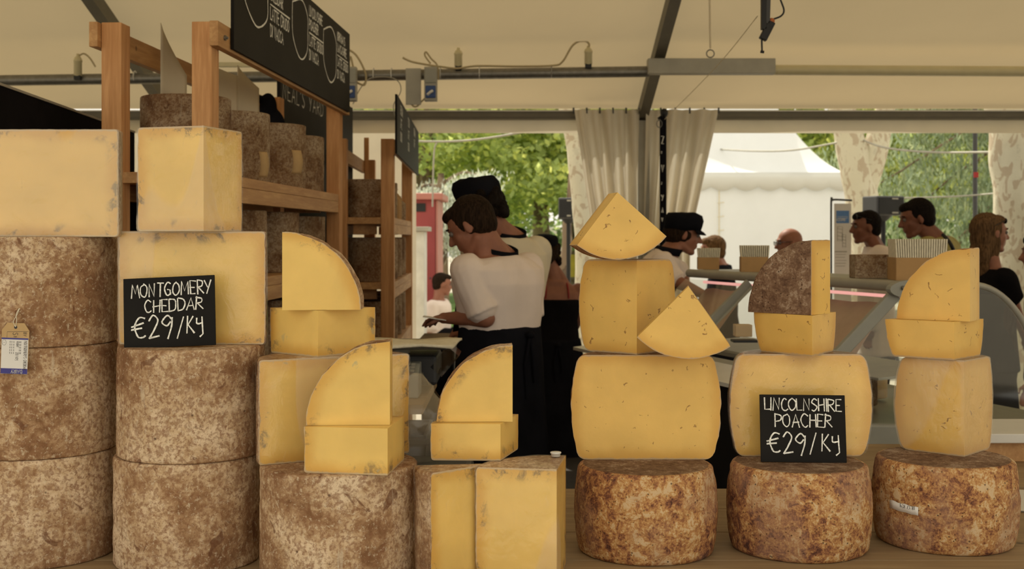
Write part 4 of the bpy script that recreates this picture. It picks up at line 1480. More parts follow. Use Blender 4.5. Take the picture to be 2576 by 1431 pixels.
# parked white van and yellow barrier far away
o = empty('white_van', (2.0, 44, -.05), 'distant white van seen low between the tree trunks', 'van')
m = MB()
prof = [(-2.3, .35), (-2.3, 1.0), (-1.9, 1.15), (-1.3, 1.95), (2.2, 2.0), (2.3, .35)]
vs = [Vector((x, y, z)) for y in (-.9, .9) for x, z in prof]; q = len(prof)
m.add(vs, [tuple(range(q)), tuple(range(q, 2 * q))[::-1]] + [(i, q + i, q + (i + 1) % q, (i + 1) % q) for i in range(q)], 0, False)
m.build('body', M['white_plastic'], o, .05)
m = MB(); m.box((-.9, -.905, 1.5), (.7, .02, .5)); m.build('side_window', M['dark_grey'], o, .01)
for x in (-1.5, 1.5):
    m = MB(); m.tube([(x, -.95, .35), (x, -.75, .35)], .34, 20); m.build('wheel', M['black'], o)
o = empty('yellow_barrier', (1.35, 27, -.05), 'distant yellow sheet barrier low between the tree trunks', 'barrier')
m = MB(); m.box((0, 0, .95), (1.2, .03, .5)); m.build('yellow_sheet', M['yellow'], o)
for x in (-.6, .6):
    m = MB(); m.tube([(x, 0, 0), (x, 0, 1.25)], .03, 8); m.build('post', M['alu'], o)

# ---------------------------------------------------------------- trees
def trunk_mesh(paths, mat, name='trunk', parent=None, seed=0):
    m = MB()
    for pts, rs in paths:
        P3 = spline(pts, 8); n = len(P3)
        R = []
        for i in range(n):
            t = i / (n - 1) * (len(rs) - 1); a = int(min(t, len(rs) - 2)); R.append(rs[a] + (rs[a + 1] - rs[a]) * (t - a))
        m.tube(P3, R, 20)
    for i in range(len(m.v)):
        p = Vector(m.v[i]); d = noise.noise_vector(p * 3 + Vector((seed, 0, 0))) * .03
        m.v[i] = tuple(p + d)
    return m.build(name, M[mat], parent)


def leaves(name, mat, blobs, n, size, parent, seed, aspect=.7, droop=False):
    """leaf cards scattered in ellipsoid clumps, each clump carrying its own sprays"""
    rg = np.random.default_rng(seed)
    w = np.array([b[3] * b[4] * b[5] for b in blobs]) ** .67; w /= w.sum()
    idx = rg.choice(len(blobs), n, p=w)
    B = np.array([b[:6] for b in blobs], float)[idx]
    # sprays: cluster centres inside the blob
    k = max(8, n // 26)
    sub = rg.choice(len(blobs), k, p=w); SB = np.array([b[:6] for b in blobs], float)[sub]
    dirs = rg.normal(size=(k, 3)); dirs /= np.linalg.norm(dirs, axis=1)[:, None]
    rr = rg.uniform(.35, 1.0, k) ** .5
    cen = SB[:, :3] + dirs * rr[:, None] * SB[:, 3:6]
    which = rg.integers(0, k, n)
    c = cen[which] + rg.normal(size=(n, 3)) * size * np.array([2.2, 2.2, 1.1])
    nr = rg.normal(size=(n, 3)); nr[:, 2] += .9; nr /= np.linalg.norm(nr, axis=1)[:, None]
    a = rg.normal(size=(n, 3)); u = np.cross(nr, a); u /= np.linalg.norm(u, axis=1)[:, None]; v = np.cross(nr, u)
    s = size * rg.uniform(.6, 1.25, n)[:, None]
    if droop: u = u * .6 + np.array([0, 0, -.8])
    vs = np.empty((n, 4, 3))
    vs[:, 0] = c - u * s; vs[:, 1] = c + v * s * aspect; vs[:, 2] = c + u * s; vs[:, 3] = c - v * s * aspect
    me = bpy.data.meshes.new(name)
    me.vertices.add(n * 4); me.vertices.foreach_set('co', vs.reshape(-1))
    me.loops.add(n * 4); me.loops.foreach_set('vertex_index', np.arange(n * 4, dtype=np.int32))
    me.polygons.add(n); me.polygons.foreach_set('loop_start', np.arange(0, n * 4, 4, dtype=np.int32))
    try: me.polygons.foreach_set('loop_total', np.full(n, 4, dtype=np.int32))
    except Exception: pass
    me.materials.append(M[mat]); me.update(calc_edges=True); me.validate()
    o = bpy.data.objects.new(name, me); link(o, parent)
    return o


def rel(o, p): return Vector(p) - o.location


def tree(label, x, y, h, r, crown, n, size, leaf='leaf1', bark='brown_bark', seed=1, lean=0.0, name='park_tree', aspect=.7):
    o = empty(name, (x, y, -.05), label, 'tree')
    trunk_mesh([([(0, 0, 0), (lean * .5, 0, h * .3), (lean, 0, h * .7), (lean * 1.2, 0, h)], [r, r * .85, r * .7, r * .4]),
                ([(lean, 0, h * .62), (lean + .5, .3, h * .8), (lean + .9, .4, h)], [r * .45, r * .25, r * .12]),
                ([(lean, 0, h * .6), (lean - .5, -.3, h * .8), (lean - .9, -.2, h)], [r * .45, r * .25, r * .12])], bark, 'trunk', o, seed)
    leaves('foliage', leaf, crown, n, size, o, seed, aspect)
    return o


rt = random.Random(11)


def crown(x0, x1, z0, z1, dep, k, rx=1.3, rz=.8):
    return [(rt.uniform(x0, x1), rt.uniform(-dep, dep), rt.uniform(z0, z1), rt.uniform(.7, 1.2) * rx, rt.uniform(.7, 1.2) * rx, rt.uniform(.7, 1.2) * rz) for _ in range(k)]


tree('leafy park tree outside, directly behind the red kiosk', -1.6, 22, 6.5, .22, crown(-2.6, 2.4, 2.5, 6.0, 1.6, 30, 1.2, .8), 19000, .085, seed=21)
tree('bright leafy park tree behind the capped people', .6, 25, 7, .20, crown(-2.2, 2.4, 2.4, 6.2, 1.8, 34, 1.2, .8), 21000, .09, seed=22)
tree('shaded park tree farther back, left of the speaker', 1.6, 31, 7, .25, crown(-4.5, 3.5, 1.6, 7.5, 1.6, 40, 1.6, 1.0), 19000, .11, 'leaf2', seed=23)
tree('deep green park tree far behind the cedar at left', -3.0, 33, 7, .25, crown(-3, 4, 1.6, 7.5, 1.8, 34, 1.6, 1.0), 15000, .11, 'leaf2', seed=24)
tree('bright leafy park tree behind the peaked marquee', 6.6, 27, 8, .22, crown(-3.5, 2.5, 3.2, 7.5, 2, 36), 20000, .09, seed=25)
tree('bright leafy park tree between forked trunk and lamp post', 9.6, 24, 8, .22, crown(-2.6, 3.0, 2.4, 7.2, 2, 36), 20000, .085, seed=26)
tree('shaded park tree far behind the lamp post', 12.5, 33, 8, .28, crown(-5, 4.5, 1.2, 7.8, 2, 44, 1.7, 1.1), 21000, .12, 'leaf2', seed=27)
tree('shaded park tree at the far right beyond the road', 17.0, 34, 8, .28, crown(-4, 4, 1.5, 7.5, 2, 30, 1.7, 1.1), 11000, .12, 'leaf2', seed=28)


def conifer(label, x, y, h, leaf, boughs, n, seed, bark='brown_bark'):
    o = empty('cedar_tree', (x, y, -.05), label, 'tree')
    paths = [([(0, 0, 0), (0, 0, h * .5), (0, 0, h)], [.16, .12, .04])]
    blobs = []
    rr = random.Random(seed)
    for (bx, bz, tx, tz) in boughs:
        paths.append(([(0, 0, bz), ((tx) * .5, rr.uniform(-.3, .3), (bz + tz) / 2 + .1), (tx, 0, tz)], [.028, .018, .008]))
        for i in range(7):
            t = .15 + .85 * i / 6
            blobs.append((tx * t, rr.uniform(-.3, .3), bz + (tz - bz) * t - .08, .34, .3, .13))
            blobs.append((tx * t + rr.uniform(-.2, .2), rr.uniform(-.2, .2), bz + (tz - bz) * t - .28, .22, .2, .2))
    trunk_mesh(paths, bark, 'trunk', o, seed)
    leaves('needle_sprays', leaf, blobs, n, .075 if h > 4 else .038, o, seed, .24, True)


conifer('grey-green cedar with drooping boughs outside, right of the forked tree', 7.7, 18.0, 5.2, 'leaf3',
        [(0, 4.6, -1.6, 3.6), (0, 4.1, -2.9, 2.75), (0, 3.7, -2.5, 2.2), (0, 3.2, -2.0, 1.7), (0, 3.0, -1.2, 1.2), (0, 4.4, 1.4, 3.5), (0, 3.4, 1.4, 2.4), (0, 2.6, .9, 1.6), (0, 2.6, -1.6, 1.0)], 15000, 31)
conifer('pale blue-grey cedar outside, above the red kiosk', -1.02, 17.4, 2.5, 'leaf4',
        [(0, 2.3, -.5, 2.15), (0, 2.35, .6, 2.45), (0, 2.1, -.6, 1.8), (0, 2.1, .5, 1.9), (0, 1.8, -.6, 1.4), (0, 1.8, .5, 1.5)], 17000, 33)

# plane trunk behind left curtain, thin dark trunk, forked trunk, big right trunk
def px_trunk(label, d, segs, bark, name='plane_tree', extra=None, seed=1, top=None):
    """segs: list of (px centre, py, half width px)"""
    base = P(segs[-1][0], HY, d); o = empty(name, (base.x, d, -.05), label, 'tree')
    paths = [([P(s[0], s[1], d) - o.location for s in segs], [s[2] * d / FPX for s in segs])]
    for e in (extra or []): paths.append(([P(s[0], s[1], d) - o.location for s in e], [s[2] * d / FPX for s in e]))
    trunk_mesh(paths, bark, 'trunk', o, seed)
    return o


zf = lambda d: HY + EYE * d / FPX * 0 + EYE * FPX / d
px_trunk('pale leaning plane trunk partly hidden by the left curtain', 11.5, [(1400, -200, 26), (1428, 200, 26), (1450, 400, 26), (1468, 560, 26), (1478, 700, 29), (1484, zf(11.5) + 8, 38)], 'plane_bark', seed=3)
px_trunk('thin brown trunk beside the black loudspeaker', 15.5, [(1452, 0, 9), (1444, 330, 9), (1436, 480, 10), (1424, 600, 12), (1416, 700, 13), (1412, zf(15.5) + 5, 16)], 'brown_bark', 'park_tree', seed=4)
px_trunk('forked plane trunk with a dark burr outside the right opening', 13.0, [(2085, -150, 22), (2108, 200, 30), (2135, 340, 36), (2158, 440, 44), (2170, 520, 42), (2176, 640, 44), (2180, zf(13) + 8, 56)], 'plane_bark',
         extra=[[(2290, -100, 16), (2240, 200, 24), (2212, 335, 28), (2198, 400, 32), (2172, 470, 36)]], seed=5)
px_trunk('broad pale plane trunk at the right edge', 10.6, [(2490, -200, 40), (2520, 200, 50), (2540, 335, 50), (2546, 480, 47), (2556, 620, 50), (2566, zf(10.6) + 8, 66)], 'plane_bark', seed=6)

# light strings outside
cable('light_cable', 'pale sagging cable across the left opening', [(1000, 352, 11.5), (1080, 356, 11.5), (1180, 353, 11.5), (1300, 335, 11.5), (1420, 305, 11.5)], .010, 'alu')
cable('light_cable', 'thin cable end hanging down over the red kiosk', [(1100, 356, 11.5), (1093, 375, 11.5), (1090, 430, 11.5), (1088, 520, 11.5)], .008, 'alu')
cable('light_cable', 'pale sagging cable from marquee to forked trunk', [(1800, 375, 15.6), (1900, 380, 14.5), (2000, 377, 13.6), (2120, 356, 12.9)], .010, 'alu')
cable('light_cable', 'pale sagging cable from forked trunk to right trunk', [(2170, 352, 12.9), (2230, 372, 12.4), (2350, 383, 11.8), (2520, 382, 10.6)], .010, 'alu')
cable('light_cable', 'thin cable across the cedar above the customers', [(2270, 498, 11.5), (2400, 494, 11.5), (2510, 486, 11.0)], .007, 'alu')

# ---------------------------------------------------------------- people
SCR = bpy.data.scenes.new('scratch')


def remeshed(mb, name, mat, parent, voxel, smooth_it=2, noise_amp=0.0, noise_sc=9.0, seed=0, noise_z=.55):
    me = mb.mesh(name, M[mat])
    tmp = bpy.data.objects.new('tmp', me); SCR.collection.objects.link(tmp)
    r = tmp.modifiers.new('r', 'REMESH'); r.mode = 'VOXEL'; r.voxel_size = voxel; r.use_smooth_shade = True
    s = tmp.modifiers.new('s', 'SMOOTH'); s.iterations = smooth_it; s.factor = .5
    vl_ = SCR.view_layers[0]; vl_.update(); dg = vl_.depsgraph
    me2 = bpy.data.meshes.new_from_object(tmp.evaluated_get(dg))
    bpy.data.objects.remove(tmp)
    me2.name = name
    if noise_amp:
        sv = Vector((seed, seed * 2.1, 0))
        nv = len(me2.vertices); co = np.empty(nv * 3); no = np.empty(nv * 3)
        me2.vertices.foreach_get('co', co); me2.vertices.foreach_get('normal', no)
        co = co.reshape(-1, 3); no = no.reshape(-1, 3); ww = np.empty(nv); zs_ = noise_z
        for i in range(nv):
            c = co[i]
            q = Vector((c[0] * noise_sc, c[1] * noise_sc, c[2] * noise_sc * zs_)) + sv
            ww[i] = 1 - abs(noise.noise(q + noise.noise_vector(q * .5) * .8)) * 2
        co += no * (noise_amp * ww)[:, None]
        me2.vertices.foreach_set('co', co.reshape(-1))
    me2.polygons.foreach_set('use_smooth', [True] * len(me2.polygons))
    me2.materials.clear(); me2.materials.append(M[mat])
    o = bpy.data.objects.new(name, me2); link(o, parent)
    return o


def loft(m, secs, n=24):
    """secs: (centre, fwd vec radius, side vec radius)"""
    vs = []; k = len(secs)
    for c, a, b in secs:
        for i in range(n):
            t = 2 * PI * i / n
            ct, st = math.cos(t), math.sin(t)
            e = .85
            vs.append(Vector(c) + Vector(a) * (abs(ct) ** e * (1 if ct > 0 else -1)) + Vector(b) * (abs(st) ** e * (1 if st > 0 else -1)))
    fs = []
    for j in range(k - 1):
        for i in range(n): fs.append((j * n + i, j * n + (i + 1) % n, (j + 1) * n + (i + 1) % n, (j + 1) * n + i))
    fs.append(tuple(range(n))[::-1]); fs.append(tuple(range((k - 1) * n, k * n)))
    m.add(vs, fs)


def capsule(m, a, b, ra, rb, n=14):
    a, b = Vector(a), Vector(b)
    m.tube([a, a.lerp(b, .33), a.lerp(b, .66), b], [ra, ra * .67 + rb * .33, ra * .33 + rb * .67, rb], n)
    m.ball(a, (ra,) * 3, None, 12, 8); m.ball(b, (rb,) * 3, None, 12, 8)


def hand(m, wrist, d, palm_n, s=1.0, curl=.5, side=1):
    d = Vector(d).normalized(); nrm = (Vector(palm_n) - d * Vector(palm_n).dot(d)).normalized(); w = d.cross(nrm) * side
    wrist = Vector(wrist)
    rot = Matrix((d, w, nrm)).transposed()
    m.ball(wrist + d * .045 * s, (.05 * s, .040 * s, .016 * s), rot, 14, 8)
    capsule(m, wrist - d * .02 * s, wrist + d * .03 * s, .025 * s, .026 * s, 10)
    for i, (off, ln) in enumerate(((-.030, .068), (-.010, .078), (.011, .073), (.030, .056))):
        p0 = wrist + d * .080 * s + w * off * s
        c1 = curl * (.5 + .12 * i); c2 = curl * (1.3 + .1 * i)
        d1 = (d * math.cos(c1) - nrm * math.sin(c1)).normalized(); d2 = (d * math.cos(c2) - nrm * math.sin(c2)).normalized()
        p1 = p0 + d1 * ln * .5 * s; p2 = p1 + d2 * ln * .5 * s
        capsule(m, p0, p1, .0092 * s, .0085 * s, 8); capsule(m, p1, p2, .0085 * s, .0072 * s, 8)
    t0 = wrist + d * .025 * s - w * .034 * s; t1 = t0 + (d * .6 - w * .6 - nrm * .35).normalized() * .036 * s; t2 = t1 + (d * .95 - nrm * .3).normalized() * .030 * s
    capsule(m, t0, t1, .013 * s, .010 * s, 8); capsule(m, t1, t2, .010 * s, .008 * s, 8)


def person(label, head, neck, waist, phi, hphi=None, pitch=0.0, arms=None, shw=.19, s=1.0, chest=.115, belly=.12, hipw=.165,
           skin='skin', top='tee', top_len=.0, sleeve=.5, bottom='blackcloth', apron=False, strap=False, cap=None, hair='hair_brown', hairstyle='short',
           glasses=None, apron_len=.46, voxel=.0065, seated=False, roll=0.0, top_kind='tee', stubble=False, feet=None, apron_from=None):
    d0 = waist[1]
    hipz = .93 * s
    W = Vector(waist[0]); N = Vector(neck); H = Vector(head)
    f = Vector((math.cos(rad(phi)), math.sin(rad(phi)), 0)); l = Vector((-f.y, f.x, 0))
    base = Vector((W.x, W.y, 0)) if feet is None else Vector(feet)
    o = empty('person', base, label, 'person')
    L = lambda p: Vector(p) - base
    W, N, H = L(W), L(N), L(H)
    up = (N - W).normalized()
    tl = (N - W).length
    fw = (f - up * f.dot(up)).normalized()
    body = MB()
    hips = W - Vector((0, 0, .10)) if not seated else W - Vector((0, 0, .08))
    secs = [(hips - Vector((0, 0, .06)), fw * belly * .85, l * hipw * .92), (hips, fw * belly * 1.0, l * hipw), (W, fw * belly * .95, l * (hipw * .88)),
            (W + up * tl * .35, fw * chest * .98, l * (shw * .78)), (W + up * tl * .62, fw * chest * 1.0, l * (shw * .90)), (W + up * tl * .80, fw * chest * .88, l * (shw * .92)),
            (W + up * tl * .92, fw * chest * .66, l * (shw * .62)), (N, fw * .065, l * .075)]
    loft(body, secs)
    # neck
    hf0 = f if hphi is None else Vector((math.cos(rad(hphi)), math.sin(rad(hphi)), 0))
    hl = Vector((-hf0.y, hf0.x, 0))
    cp, sp = math.cos(rad(pitch)), math.sin(rad(pitch))
    hf = hf0 * cp - Vector((0, 0, 1)) * sp; hu = Vector((0, 0, 1)) * cp + hf0 * sp
    if roll:
        q = Quaternion(hf, rad(roll)); hl = q @ hl; hu = q @ hu
    Rh = Matrix((hf, hl, hu)).transposed()
    hs = s
    hp = lambda x, y, z: H + Rh @ (Vector((x, y, z)) * hs)
    skull_base = hp(-.028, 0, -.055)
    capsule(body, N - up * .03, skull_base, .062 * s, .056 * s)
    capsule(body, N + l * shw * .35 - up * .03, hp(-.02, .02, -.07), .04 * s, .045 * s); capsule(body, N - l * shw * .35 - up * .03, hp(-.02, -.02, -.07), .04 * s, .045 * s)
    B = lambda c, r, rt=None: body.ball(hp(*c), tuple(x * hs for x in r), Rh if rt is None else Rh @ rt, 18, 12)
    B((-.008, 0, .030), (.098, .077, .092)); B((.028, 0, -.018), (.068, .062, .075)); B((.035, 0, -.058), (.052, .050, .040)); B((.066, 0, -.088), (.024, .027, .020))
    capsule(body, hp(-.01, .050, -.055), hp(.05, .030, -.085), .020 * hs, .018 * hs); capsule(body, hp(-.01, -.050, -.055), hp(.05, -.030, -.085), .020 * hs, .018 * hs)
    capsule(body, hp(.088, 0, .022), hp(.112, 0, -.016), .009 * hs, .0125 * hs, 10)
    B((.100, .010, -.020), (.010, .008, .008)); B((.100, -.010, -.020), (.010, .008, .008))
    B((.084, 0, .038), (.014, .048, .009))
    B((.086, 0, -.046), (.012, .023, .0065)); B((.084, 0, -.058), (.012, .020, .007))
    for sd in (-1, 1):
        B((-.004, sd * .078, -.002), (.018, .008, .030), Matrix.Rotation(sd * .3, 3, 'Z')); B((.052, sd * .040, -.014), (.026, .020, .022))
    # arms
    sh_z = N - up * .075 * s
    info = []
    for sd, key in ((1, 'L'), (-1, 'R')):
        S_ = sh_z + l * sd * (shw - .035)
        a = (arms or {}).get(key)
        if a is None:
            E = S_ + Vector((0, 0, -.29 * s)) + l * sd * .04 - f * .02; Wr = E + Vector((0, 0, -.22 * s)) + f * .08
        else:
            E, Wr = L(a[0]), L(a[1])
        capsule(body, S_, E, .052 * s, .040 * s); capsule(body, E, Wr, .040 * s, .026 * s)
        dd = (Wr - E).normalized()
        hand(body, Wr, dd, (a[2] if a and len(a) > 2 else (l * -sd * .6 + Vector((0, 0, .8)))), s * .95, .55, sd)
        info.append((S_, E, Wr, sd))
    # legs
    for sd in (-1, 1):
        hp0 = hips + l * sd * .09 - Vector((0, 0, .05))
        if seated:
            kn = hp0 + f * .42 + Vector((0, 0, .02)); an = Vector((kn.x, kn.y, .09))
        else:
            an = l * sd * .11 + Vector((0, 0, .08)) + f * (-.02 if sd > 0 else .05); kn = (hp0 + an) / 2 + f * .03
        capsule(body, hp0, kn, .082 * s, .056 * s); capsule(body, kn, an, .054 * s, .036 * s)
        body.ball(an + f * .06 - Vector((0, 0, .035)), (.13, .045, .04), Matrix((f, l, Vector((0, 0, 1)))).transposed())
    bo = remeshed(body, 'body', skin, o, voxel)
    # eyes
    for sd in (-1, 1):
        m = MB(); m.ball(hp(.0815, sd * .031, .016), (.0115 * hs,) * 3, None, 12, 8); m.build('eye', M['eye'], bo)
        m = MB(); m.ball(hp(.0910, sd * .031, .016), (.003 * hs, .0055 * hs, .0055 * hs), Rh, 10, 6); m.build('iris', M['black'], bo)
        m = MB(); m.tube([hp(.088, sd * .014, .036), hp(.092, sd * .032, .041), hp(.080, sd * .050, .036)], .004 * hs, 6); m.build('eyebrow', M[hair or 'hair_dark'], bo)
    # shirt
    g = .011
    m = MB()
    low = secs[1][0] - Vector((0, 0, .02 + top_len)) if top_kind != 'vest' else secs[1][0]
    S2 = [(low, fw * (belly + g + .012), l * (hipw + g + .008)), (secs[1][0], fw * (belly + g + .014), l * (hipw + g + .01)), (W, fw * (belly + g + .01), l * (hipw * .93 + g + .006))]
    S2 += [(c, a * (1 + g / a.length), b * (1 + g / b.length)) for c, a, b in secs[3:6]]
    if top_kind == 'tee':
        S2 += [(secs[6][0], secs[6][1] * (1 + g / secs[6][1].length), secs[6][2] * (1 + g / secs[6][2].length)), (N - up * .012, fw * .082, l * .092)]
        loft(m, S2)
        for S_, E, Wr, sd in info:
            en = S_.lerp(E, min(1, sleeve * 1.5)) if sleeve < .75 else E
            capsule(m, S_ - l * sd * .015, en, .073 * s, .064 * s if sleeve < .75 else .052 * s)
            m.tube([S_.lerp(en, .6), en + (en - S_).normalized() * .02], [.060 * s, .069 * s if sleeve < .75 else .052 * s], 16)
            if sleeve >= .75: capsule(m, E, E.lerp(Wr, .92), .050 * s, .036 * s)
    else:
        S2 = S2[:-1] + [(W + up * tl * .70, fw * (chest + g), l * (shw * .86))]
        loft(m, S2)
    remeshed(m, 'shirt' if top_kind == 'tee' else 'vest_top', top, o, voxel * 1.1, 3, .0065 if top_kind == 'tee' else .001, 8, len(label))
    if top_kind == 'vest':
        for sd in (-1, 1):
            m = MB(); m.tube(spline([W + up * tl * .72 + l * sd * .085 - fw * (chest * .92), W + up * tl * .86 + l * sd * .080 - fw * (chest * .84), N + l * sd * .078 - up * .02 - fw * .03, W + up * tl * .8 + l * sd * .08 + fw * chest * .9], 5), .006, 8)
            m.build('shoulder_strap', M['red'], o)
    # trousers
    m = MB()
    loft(m, [(hips - Vector((0, 0, .09)), fw * (belly * .9 + .01), l * (hipw + .008)), (hips, fw * (belly + .012), l * (hipw + .012)), (W - Vector((0, 0, .02)), fw * (belly + .008), l * (hipw * .9 + .008))])
    for sd in (-1, 1):
        hp0 = hips + l * sd * .085 - Vector((0, 0, .05))
        if seated:
            kn = hp0 + f * .42 + Vector((0, 0, .02)); an = Vector((kn.x, kn.y, .11))
        else:
            an = l * sd * .11 + Vector((0, 0, .11)) + f * (-.02 if sd > 0 else .05); kn = (hp0 + an) / 2 + f * .03
        capsule(m, hp0, kn, .098 * s, .075 * s); capsule(m, kn, an, .073 * s, .062 * s)
    remeshed(m, 'trousers', bottom, o, voxel * 1.5, 3, .004, 7, 3)
    for sd in (-1, 1):
        an = (l * sd * .11 + Vector((0, 0, .08)) + f * (-.02 if sd > 0 else .05)) if not seated else None
        if an is None:
            kn = hips + l * sd * .09 - Vector((0, 0, .05)) + f * .42; an = Vector((kn.x, kn.y, .09))
        m = MB(); Rf = Matrix((f, l, Vector((0, 0, 1)))).transposed()
        m.ball(an + f * .06 - Vector((0, 0, .037)), (.145, .053, .043), Rf); m.ball(an - f * .015 + Vector((0, 0, -.01)), (.06, .048, .055), Rf)
        m.build('shoe', M['black'], o)
    if apron:
        m = MB()
        z0 = W + Vector((0, 0, .03))
        loft(m, [(hips - Vector((0, 0, apron_len)), fw * (belly + .05 + (apron_len - .46) * .2), l * (hipw + .055 + (apron_len - .46) * .35)), (hips - Vector((0, 0, .15)), fw * (belly + .04), l * (hipw + .038)), (hips, fw * (belly + .032), l * (hipw + .03)), (z0, fw * (belly + .026), l * (hipw * .93 + .024))])
        remeshed(m, 'apron', 'navy', o, voxel * 1.5, 2, .004, 6, 9)
        # bib over the chest
        m = MB(); pts = []
        for i in range(9):
            t = i / 8
            c = W.lerp(W + up * tl * .78, t)
            for j in range(9):
                q = -1 + 2 * j / 8
                pts.append(c + l * q * (.15 - .05 * t) + fw * ((chest + .028) * math.sqrt(max(.05, 1 - (q * .6) ** 2))))
        m.grid(pts, 9, 9); bb = m.build('apron_bib', M['navy'], o); sd_ = bb.modifiers.new('t', 'SOLIDIFY'); sd_.thickness = .004
        # knot and tails at the back
        m = MB(); kb = W - fw * (belly + .045)
        m.ball(kb, (.02, .02, .016)); m.tube([kb, kb + l * .03 - Vector((0, 0, .12)), kb + l * .02 - Vector((0, 0, .26))], .008, 6); m.tube([kb, kb - l * .02 - Vector((0, 0, .10)), kb - l * .03 - Vector((0, 0, .20))], .008, 6)
        m.build('apron_ties', M['navy'], o)
    if strap:
        m = MB(); pts = []
        for i in range(25):
            a = -PI * .80 + i * PI * 1.6 / 24
            c = N - up * (-.012 + .05 * (math.cos(a) * .5 + .5)) + up * .02
            for q in (-.022, .022):
                pts.append(c + (-fw * math.cos(a) * -1) * .0 + fw * (-math.cos(a)) * -.082 * -1 + l * math.sin(a) * .090 + up * q)
        m.grid(pts, 25, 2); st = m.build('neck_strap', M['navy'], o); sdm = st.modifiers.new('t', 'SOLIDIFY'); sdm.thickness = .005; sdm.offset = 0
    # hair
    if hair and hairstyle != 'bald':
        m = MB(); hb = lambda c, r: m.ball(hp(*c), tuple(x * hs for x in r), Rh, 20, 14)
        if hairstyle in ('short', 'buzz', 'curly'):
            t = .004 if hairstyle == 'buzz' else .008
            hb((-.024, 0, .036 - (.022 if cap else 0)), (.090 + t, .076 + t, .088 + t - (.02 if cap else 0))); hb((-.048, 0, -.010), (.056 + t, .066 + t, .066)); (None if cap else hb((.030, 0, .085), (.060, .060, .034)))
            if hairstyle == 'curly':
                rr = random.Random(4)
                for _ in range(46):
                    a = rr.uniform(.9, 2 * PI - .9); zz = rr.uniform(-.085, .05)
                    hb((-.022 + .090 * math.cos(a), .088 * math.sin(a), zz), (.020, .020, .022))
        elif hairstyle == 'bob':
            hb((-.024, 0, .038), (.100, .086, .094)); hb((-.050, 0, -.010), (.064, .082, .080)); hb((.040, 0, .085), (.056, .060, .030))
        elif hairstyle == 'long':
            hb((-.030, 0, .038), (.098, .086, .094)); hb((-.055, 0, -.020), (.062, .084, .09)); hb((-.062, 0, -.12), (.055, .086, .11)); hb((-.060, 0, -.21), (.042, .080, .09))
            hb((-.012, .066, -.06), (.036, .022, .11)); hb((-.012, -.066, -.06), (.036, .022, .11)); hb((.03, 0, .090), (.05, .06, .028))
        # strands as fine ridges
        remeshed(m, 'hair', hair, o, voxel * .9, 1, .005 if hairstyle in ('curly', 'bob') else .0025 if hairstyle != 'long' else .006, 38, 5, noise_z=.5 if hairstyle != 'long' else .08)
    if stubble:
        pass
    if cap:
        m = MB(); k = 32; pf = [(.0, .135), (.055, .134 if cap == 'flat' else .138), (.093, .124), (.105, .098), (.104, .066), (.099, .030)]
        vs = []
        for r, z in pf[1:]:
            for i in range(k):
                a = 2 * PI * i / k
                tilt = .012 * math.cos(a)
                vs.append(hp(-.012 + r * 1.10 * math.cos(a), r * .92 * math.sin(a), z + tilt + (.004 * math.sin(a * 5))))
        top_c = hp(-.012, 0, .137 if cap == 'flat' else .146); q = len(vs); vs.append(top_c)
        fs = []
        for j in range(len(pf) - 2):
            for i in range(k): fs.append((j * k + i, (j + 1) * k + i, (j + 1) * k + (i + 1) % k, j * k + (i + 1) % k))
        for i in range(k): fs.append((i, (i + 1) % k, q))
        m.add(vs, fs)
        c = m.build('cap', M['navy'], o); sm = c.modifiers.new('t', 'SOLIDIFY'); sm.thickness = .005
        # peak
        m = MB(); pts = []
        for i in range(13):
            a = rad(-58 + 116 * i / 12)
            for r, dz in ((1.0, .0), (1.22, -.010), (1.36 if abs(a) < .7 else 1.3, -.022)):
                pts.append(hp(-.012 + .098 * 1.10 * r * math.cos(a), .098 * .92 * r * math.sin(a) * .95, .040 + .012 * math.cos(a) + dz))
        m.grid(pts, 13, 3); pk = m.build('cap_peak', M['navy'], c); sm = pk.modifiers.new('t', 'SOLIDIFY'); sm.thickness = .004
    if glasses:
        m = MB(); zz, xx = (.016, .108) if glasses == 'worn' else (.085, .072)
        R2 = .0035
        for sd in (-1, 1):
            ring = [hp(xx, sd * .034 + .022 * math.cos(a), zz + .016 * math.sin(a)) for a in [i * PI / 8 for i in range(17)]]
            m.tube(ring, .0022 * hs, 6, caps=False)
            m.tube([hp(xx, sd * .056, zz + .006), hp(-.005 if glasses == 'worn' else -.02, sd * .088, zz + (.004 if glasses == 'worn' else -.03))], .002 * hs, 6)
        m.tube([hp(xx, -.012, zz + .005), hp(xx, .012, zz + .005)], .002 * hs, 6)
        g_ = m.build('glasses' if glasses == 'worn' else 'sunglasses', M['black'], o)
        for sd in (-1, 1):
            m = MB(); m.ball(hp(xx, sd * .034, zz), (.0015, .020, .015), Rh, 14, 8); m.build('lens', M['glass' if glasses == 'worn' else 'lens'], g_)
    return o, hp, L


V = Vector
# 1. white T-shirt, back half turned
D = 5.1
p1, hp1, L1 = person('person in a white T-shirt and dark apron, back half turned, looking down at a paper', P(1186, 572, D), P(1252, 636, D + .03), (P(1258, 835, D + .05), D),
       phi=138, hphi=168, pitch=32, arms=dict(L=(P(1222, 800, D - .13), P(1128, 800, D + .02), (.2, -.3, 1)), R=(P(1326, 810, D + .10), P(1180, 830, D + .28))),
       shw=.235, chest=.14, belly=.125, hipw=.165, top='tee', apron=True, strap=True, hair='hair_brown', hairstyle='short', voxel=.0058, top_len=.02, sleeve=.52)
m = MB(); m.box((0, 0, 0), (.10, .07, .003), Matrix.Rotation(.15, 3, 'Y')); o = m.build('paper_slip', M['paper']); o.location = P(1094, 800, D + .02)
tag(o, 'small white paper slip held in the hands of the person in the white T-shirt', 'paper')
